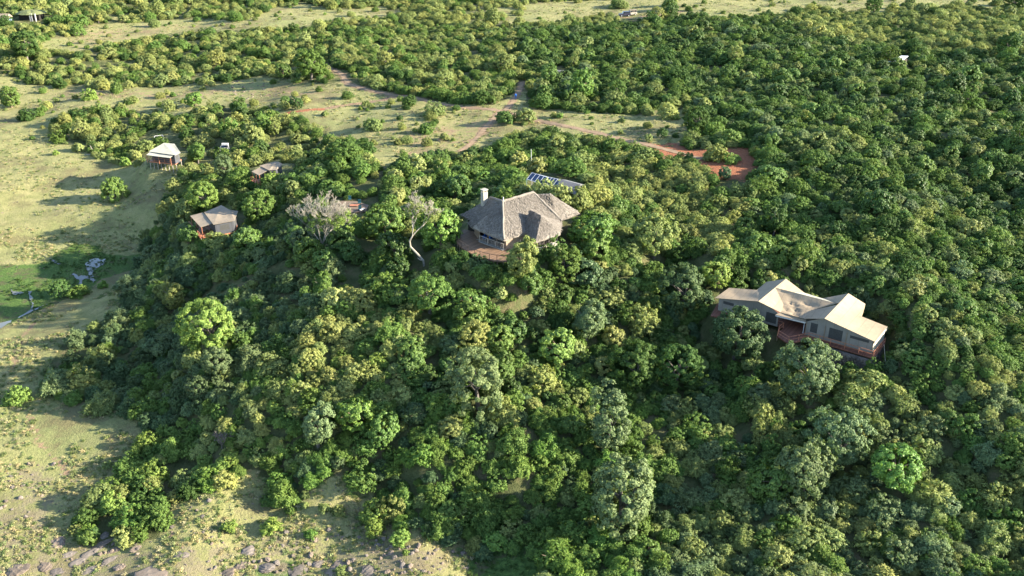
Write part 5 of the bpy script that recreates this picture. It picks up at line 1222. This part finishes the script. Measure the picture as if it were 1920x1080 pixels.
# --- the rest of the bush, too many to count: one mass of scattered bushes
def scatter(name, label, cat, items, objs):
    """items: list of (x,y,z,key index,scale,rot,tint); objs: source objects by index"""
    me = bpy.data.meshes.new(name); V_ = np.array([[i[0], i[1], i[2]] for i in items], np.float32)
    me.vertices.add(len(V_)); me.vertices.foreach_set('co', V_.ravel())
    def attr(nm, ty, key, arr): me.attributes.new(nm, ty, 'POINT').data.foreach_set(key, np.asarray(arr).ravel())
    attr('which', 'INT', 'value', np.array([i[3] for i in items], np.int32))
    attr('size', 'FLOAT_VECTOR', 'vector', np.array([i[4] for i in items], np.float32))
    attr('turn', 'FLOAT_VECTOR', 'vector', np.array([(0, 0, i[5]) for i in items], np.float32))
    attr('leaf_tint', 'FLOAT_COLOR', 'color', np.array([(*i[6], 1) for i in items], np.float32))
    o = link(name, me); tag(o, label, cat, kind='stuff')
    ng = bpy.data.node_groups.new(name, 'GeometryNodeTree')
    ng.interface.new_socket('Geometry', in_out='INPUT', socket_type='NodeSocketGeometry'); ng.interface.new_socket('Geometry', in_out='OUTPUT', socket_type='NodeSocketGeometry')
    gi = ng.nodes.new('NodeGroupInput'); go = ng.nodes.new('NodeGroupOutput'); jn = ng.nodes.new('GeometryNodeJoinGeometry')
    def na(nm, ty): k = ng.nodes.new('GeometryNodeInputNamedAttribute'); k.data_type = ty; k.inputs[0].default_value = nm; return k
    wh = na('which', 'INT'); sz = na('size', 'FLOAT_VECTOR'); tu = na('turn', 'FLOAT_VECTOR')
    for k, ob in enumerate(objs):
        cm = ng.nodes.new('FunctionNodeCompare'); cm.data_type = 'INT'; cm.operation = 'EQUAL'
        ia = [s_ for s_ in cm.inputs if s_.type == 'INT']; ng.links.new(wh.outputs[0], ia[0]); ia[1].default_value = k
        oi = ng.nodes.new('GeometryNodeObjectInfo'); oi.transform_space = 'ORIGINAL'; oi.inputs['Object'].default_value = ob
        ip = ng.nodes.new('GeometryNodeInstanceOnPoints')
        ng.links.new(gi.outputs[0], ip.inputs['Points']); ng.links.new(cm.outputs[0], ip.inputs['Selection']); ng.links.new(oi.outputs['Geometry'], ip.inputs['Instance'])
        ng.links.new(tu.outputs[0], ip.inputs['Rotation']); ng.links.new(sz.outputs[0], ip.inputs['Scale']); ng.links.new(ip.outputs[0], jn.inputs[0])
    ng.links.new(jn.outputs[0], go.inputs[0])
    md = o.modifiers.new('scatter', 'NODES'); md.node_group = ng
    return o
keys = sorted({(p['kind'], p['var']) for p in rest}); keys = [k for k in keys if k in src and k[0] != 'bare']; kidx = {k: i for i, k in enumerate(keys)}
items = []
for p in rest:
    k = (p['kind'], p['var'])
    if k not in kidx: k = ('loose', 0); p['tint'] = jitter_tint(TINT['mid'], rng)
    items.append((p['x'], p['y'], p['z']-.05, kidx[k], p['sc'], p['rot'], p['tint']))
scatter('bush_thicket', 'dense mass of smaller and distant bushes covering the hills', 'bushes', items, [src[k] for k in keys])

# ------------------------------------------------------------------ rocks
def rock_mesh(name, seed, mat):
    import bmesh
    g = np.random.default_rng(seed); bm = bmesh.new(); bmesh.ops.create_icosphere(bm, subdivisions=4, radius=1.0)
    pl = unit(g.normal(size=(9, 3))); dd = g.uniform(.55, .9, 9)
    for v in bm.verts:
        c = np.array(v.co)
        for n_, d_ in zip(pl, dd):
            s_ = c@n_
            if s_ > d_: c = c-n_*(s_-d_)*.85
        v.co = c
    C_ = np.array([tuple(v.co) for v in bm.verts]); st = unit(g.normal(size=(1, 3)))[0]
    k = 1+.55*(fbm(C_[:, 0]*1.3+seed+C_[:, 2], C_[:, 1]*1.3-C_[:, 2]*.8, .8, 5, seed)-.46)+.05*np.sin((C_@st)*16+3*fbm(C_[:, 0], C_[:, 1], .5, 2, seed))
    for v, c, kk in zip(bm.verts, C_, k): v.co = c*kk
    me = bpy.data.meshes.new(name); bm.to_mesh(me); bm.free(); me.materials.append(mat); return me
RK = [rock_mesh('rock', 400+i, M['rock'] if i % 2 else M['rock_grey']) for i in range(6)]
def rock(px, py, w_, d_, h_, lab, name='boulder', rot=None, k=None, cat='boulder', tilt=0):
    b_, t = at(px, py); s_ = t/FPX; o = link(name, RK[int(rng.integers(6)) if k is None else k]); o.location = (b_.x, b_.y, hz(b_.x, b_.y)-h_*s_*(.07 if cat == 'boulder' else -.02))
    kb = .34 if cat == 'boulder' else .8; o.scale = (w_*s_/2*(.66 if cat == 'boulder' else .85), d_*s_/2*(.7 if cat == 'boulder' else .85), h_*s_/2*kb); o.rotation_euler = (rng.normal()*.1, tilt+rng.normal()*.1, float(rng.uniform(0, 6.28)) if rot is None else rot)
    tag(o, lab, cat, 'boulders on the rocky bank' if cat == 'boulder' else 'stones on the rocky bank')
BO = [(112,1022,48,44,34,'rounded pinkish boulder at bottom left',1),(28,1068,64,60,34,'broad boulder in the bottom left corner',1),(292,1076,118,80,24,'large flat boulder on the bottom edge at left',1),(472,1038,44,44,34,'dark round boulder on the rocky bank',0),
 (340,1040,38,40,20,'low grey slab below the footpath',0),(452,1062,40,40,26,'brown boulder below the dark round one',1),(425,1080,52,50,30,'pale boulder at the bottom edge below the brown one',1),(640,1066,64,70,34,'pale domed boulder near bottom centre left',1),(500,1068,44,40,26,'grey boulder beside the mossy stones',0),
 (590,1012,24,24,22,'upright stone between the light shrubs',1),(600,1060,40,40,26,'grey stone left of the pale domed boulder',0),(690,1078,60,44,26,'long flat stone at the bottom edge near centre',0),(735,1040,20,20,18,'pale stone at the right end of rocky bank',1),(885,1012,18,16,14,'grey stone at the shaded thicket edge',0),(755,1060,20,22,16,'blocky stone beside the stream marsh',0),
 (560,1075,50,40,24,'grey slab right of the mossy stones',0),(198,1005,26,22,20,'dark stone under the bright boulder bushes',0),(225,1065,36,26,18,'tilted stone beside the large flat boulder',1),(85,1065,40,26,22,'ribbed stone right of the corner boulder',1),(950,678,20,16,16,'grey rock in the shade right of the slope tree',0),(745,533,24,16,14,'grey rock below the curved bare tree',0),(850,680,14,12,10,'small dark rock on the middle slope',0)]
for (x, y, a, b, c, lb, k) in BO: rock(x, y, a, b*1.2, c, lb, k=k if rng.random() < .6 else k+2)
# strata slabs running up to the right
for i, (x, y, L_, w_) in enumerate(((195,1022,70,20),(175,1040,80,16),(150,1055,70,18),(225,1030,60,16),(130,1045,46,18),(210,1050,60,14),(260,1030,40,14),(110,1075,50,20),(170,1075,60,18))):
    rock(x, y, L_, w_*1.6, 16, ('topmost','second','third','fourth','fifth','sixth','seventh','eighth','ninth')[i]+' of the tilted grey slabs on the bottom left bank', 'rock_slab', .75, k=0 if i % 3 else 1)
# loose stones: scattered, each placed where the photograph shows stony ground
ST = [([(0,850),(110,850),(130,930),(110,1000),(0,1010)],40,(3,9)),([(280,940),(420,930),(470,1000),(440,1080),(330,1080),(290,1000)],36,(3,9)),([(440,1000),(620,1000),(700,1010),(760,1060),(700,1080),(470,1080)],70,(4,12)),([(700,1010),(800,1030),(800,1080),(720,1080)],50,(4,11)),([(800,1000),(900,1010),(880,1070),(800,1080)],30,(4,10)),([(430,150),(500,152),(500,185),(440,190)],40,(2.5,5)),([(120,1010),(280,1000),(300,1060),(60,1080)],36,(3,9))]
stones = []
for pl, n, (s0, s1) in ST:
    a = np.array(pl); k = 0
    while k < n:
        x = rng.uniform(a[:, 0].min(), a[:, 0].max()); y = rng.uniform(a[:, 1].min(), a[:, 1].max())
        if inpoly(np.array([x]), np.array([y]), pl)[0]: stones.append((x, y, s0+(s1-s0)*rng.random()**2)); k += 1
stones.sort(key=lambda s: -s[2])
seen = defaultdict(list)
for (x, y, s) in stones[:240]: seen[('larger' if s > 7.5 else 'mid-sized' if s > 5.6 else 'small' if s > 4.4 else 'tiny')+' loose stone '+where(x, y)].append((x, y, s))
for lb, L_ in seen.items():
    L_.sort()
    for k, (x, y, s) in enumerate(L_):
        nn = len(L_); sf = '' if nn == 1 else nth(k, nn)
        rock(x, y, s*1.1, s*1.1*float(rng.uniform(.8, 1.5)), s*float(rng.uniform(.7, 1.1)), lb+sf, 'stone', cat='stone')
its = []; so_ = [o for o in bpy.data.objects if o.name.startswith('stone') and o.parent is None and o.data in RK]
ks = []; 
for r in RK:
    for o in so_:
        if o.data == r: ks.append(o); break
for (x, y, s) in stones[240:]+[(rng.uniform(0, 900), rng.uniform(900, 1080), rng.uniform(1, 3.2)) for _ in range(900)]+[(rng.uniform(0, 330), rng.uniform(150, 520), rng.uniform(1, 2.5)) for _ in range(260)]:
    if not inpoly(np.array([x]), np.array([y]), CLEAR['meadow'])[0] and not inpoly(np.array([x]), np.array([y]), CLEAR['upper_strip'])[0]: continue
    b_, t = at(x, y); r = s*t/FPX/2; its.append((b_.x, b_.y, hz(b_.x, b_.y), int(rng.integers(len(ks))), (r, r*float(rng.uniform(.7, 1.4)), r*.7), float(rng.uniform(0, 6)), (.3, .3, .3)))
scatter('pebbles', 'small pebbles strewn over the rocky lower left bank', 'pebbles', its, ks)

# ------------------------------------------------------------------ grass tufts in the open
GT = []
for i in range(3):
    g = np.random.default_rng(500+i); n = 46; a = g.uniform(0, 6.28, n); r = g.uniform(0, .28, n)**1; pos = np.stack([np.cos(a)*r, np.sin(a)*r, g.uniform(.05, .2, n)], 1)
    ax = unit(np.stack([np.cos(a)*.5, np.sin(a)*.5, np.full(n, .8)], 1)+.25*g.normal(size=(n, 3))); nn = unit(g.normal(size=(n, 3))+np.array([0, 0, .5]))
    GT.append(lm('tuft', leaf_quads(pos, nn, ax, g.uniform(.12, .24, n), g.uniform(.02, .05, n)), M['grass_blade']))
its = []
gy = np.concatenate([rng.uniform(72, 200, 46000), rng.uniform(150, 450, 40000)]); gx = rng.uniform(-1, 1, len(gy))*(gy*.56+16)
gz = height(gx, gy); qx, qy, qf = proj(gx, gy, gz)
okm = np.zeros(len(gx), bool)
for k in ('meadow', 'upper_strip', 'far_strip', 'yard', 'far_top', 'far_top_right'): okm |= inpoly(qx, qy, CLEAR[k])
msh = np.zeros(len(gx), bool)
for q in MARSH: msh |= inpoly(gx, gy, GW(q))
slp = inpoly(qx, qy, slope_px)
rd = np.zeros(len(gx), bool)
for pl, wd in ROADS: rd |= dpoly(gx, gy, GW(pl), False) < wd*.6
dens = fbm(gx, gy, 5, 3, 77)
for i in np.nonzero((okm | slp) & ~rd & (dens > .40))[0]:
    m_ = msh[i]; tn = (.055, .10, .024) if m_ else ((.12, .15, .05) if slp[i] else [(.30, .29, .13), (.20, .23, .09), (.13, .17, .06), (.36, .31, .17)][int(rng.integers(4))])
    s = float(rng.uniform(.5, 1.2))*(1.5 if slp[i] else .7 if m_ else 1.0)
    its.append((float(gx[i]), float(gy[i]), float(gz[i]), int(rng.integers(3)), (s*1.25, s*1.25, s*(1.4 if slp[i] else .8)), float(rng.uniform(0, 6.28)), jitter_tint(tn, rng, .2)))
gsrc = []
for i in range(3):
    o = link('grass_tuft', GT[i]); b_ = at(60+i*40, 330+i*14)[0]; o.location = b_; o['leaf_tint'] = (.22, .23, .1); tag(o, ('leftmost','middle','rightmost')[i]+' of three single grass tufts on the left meadow', 'grass'); gsrc.append(o)
scatter('grass', 'tufts of dry and green grass over meadow and clearings', 'grass', its, gsrc)
print('plants', len(PLANTS), 'trees', ntree, 'single', len(single), 'mass', len(rest), 'shrubs', nsh, 'tufts', len(its))
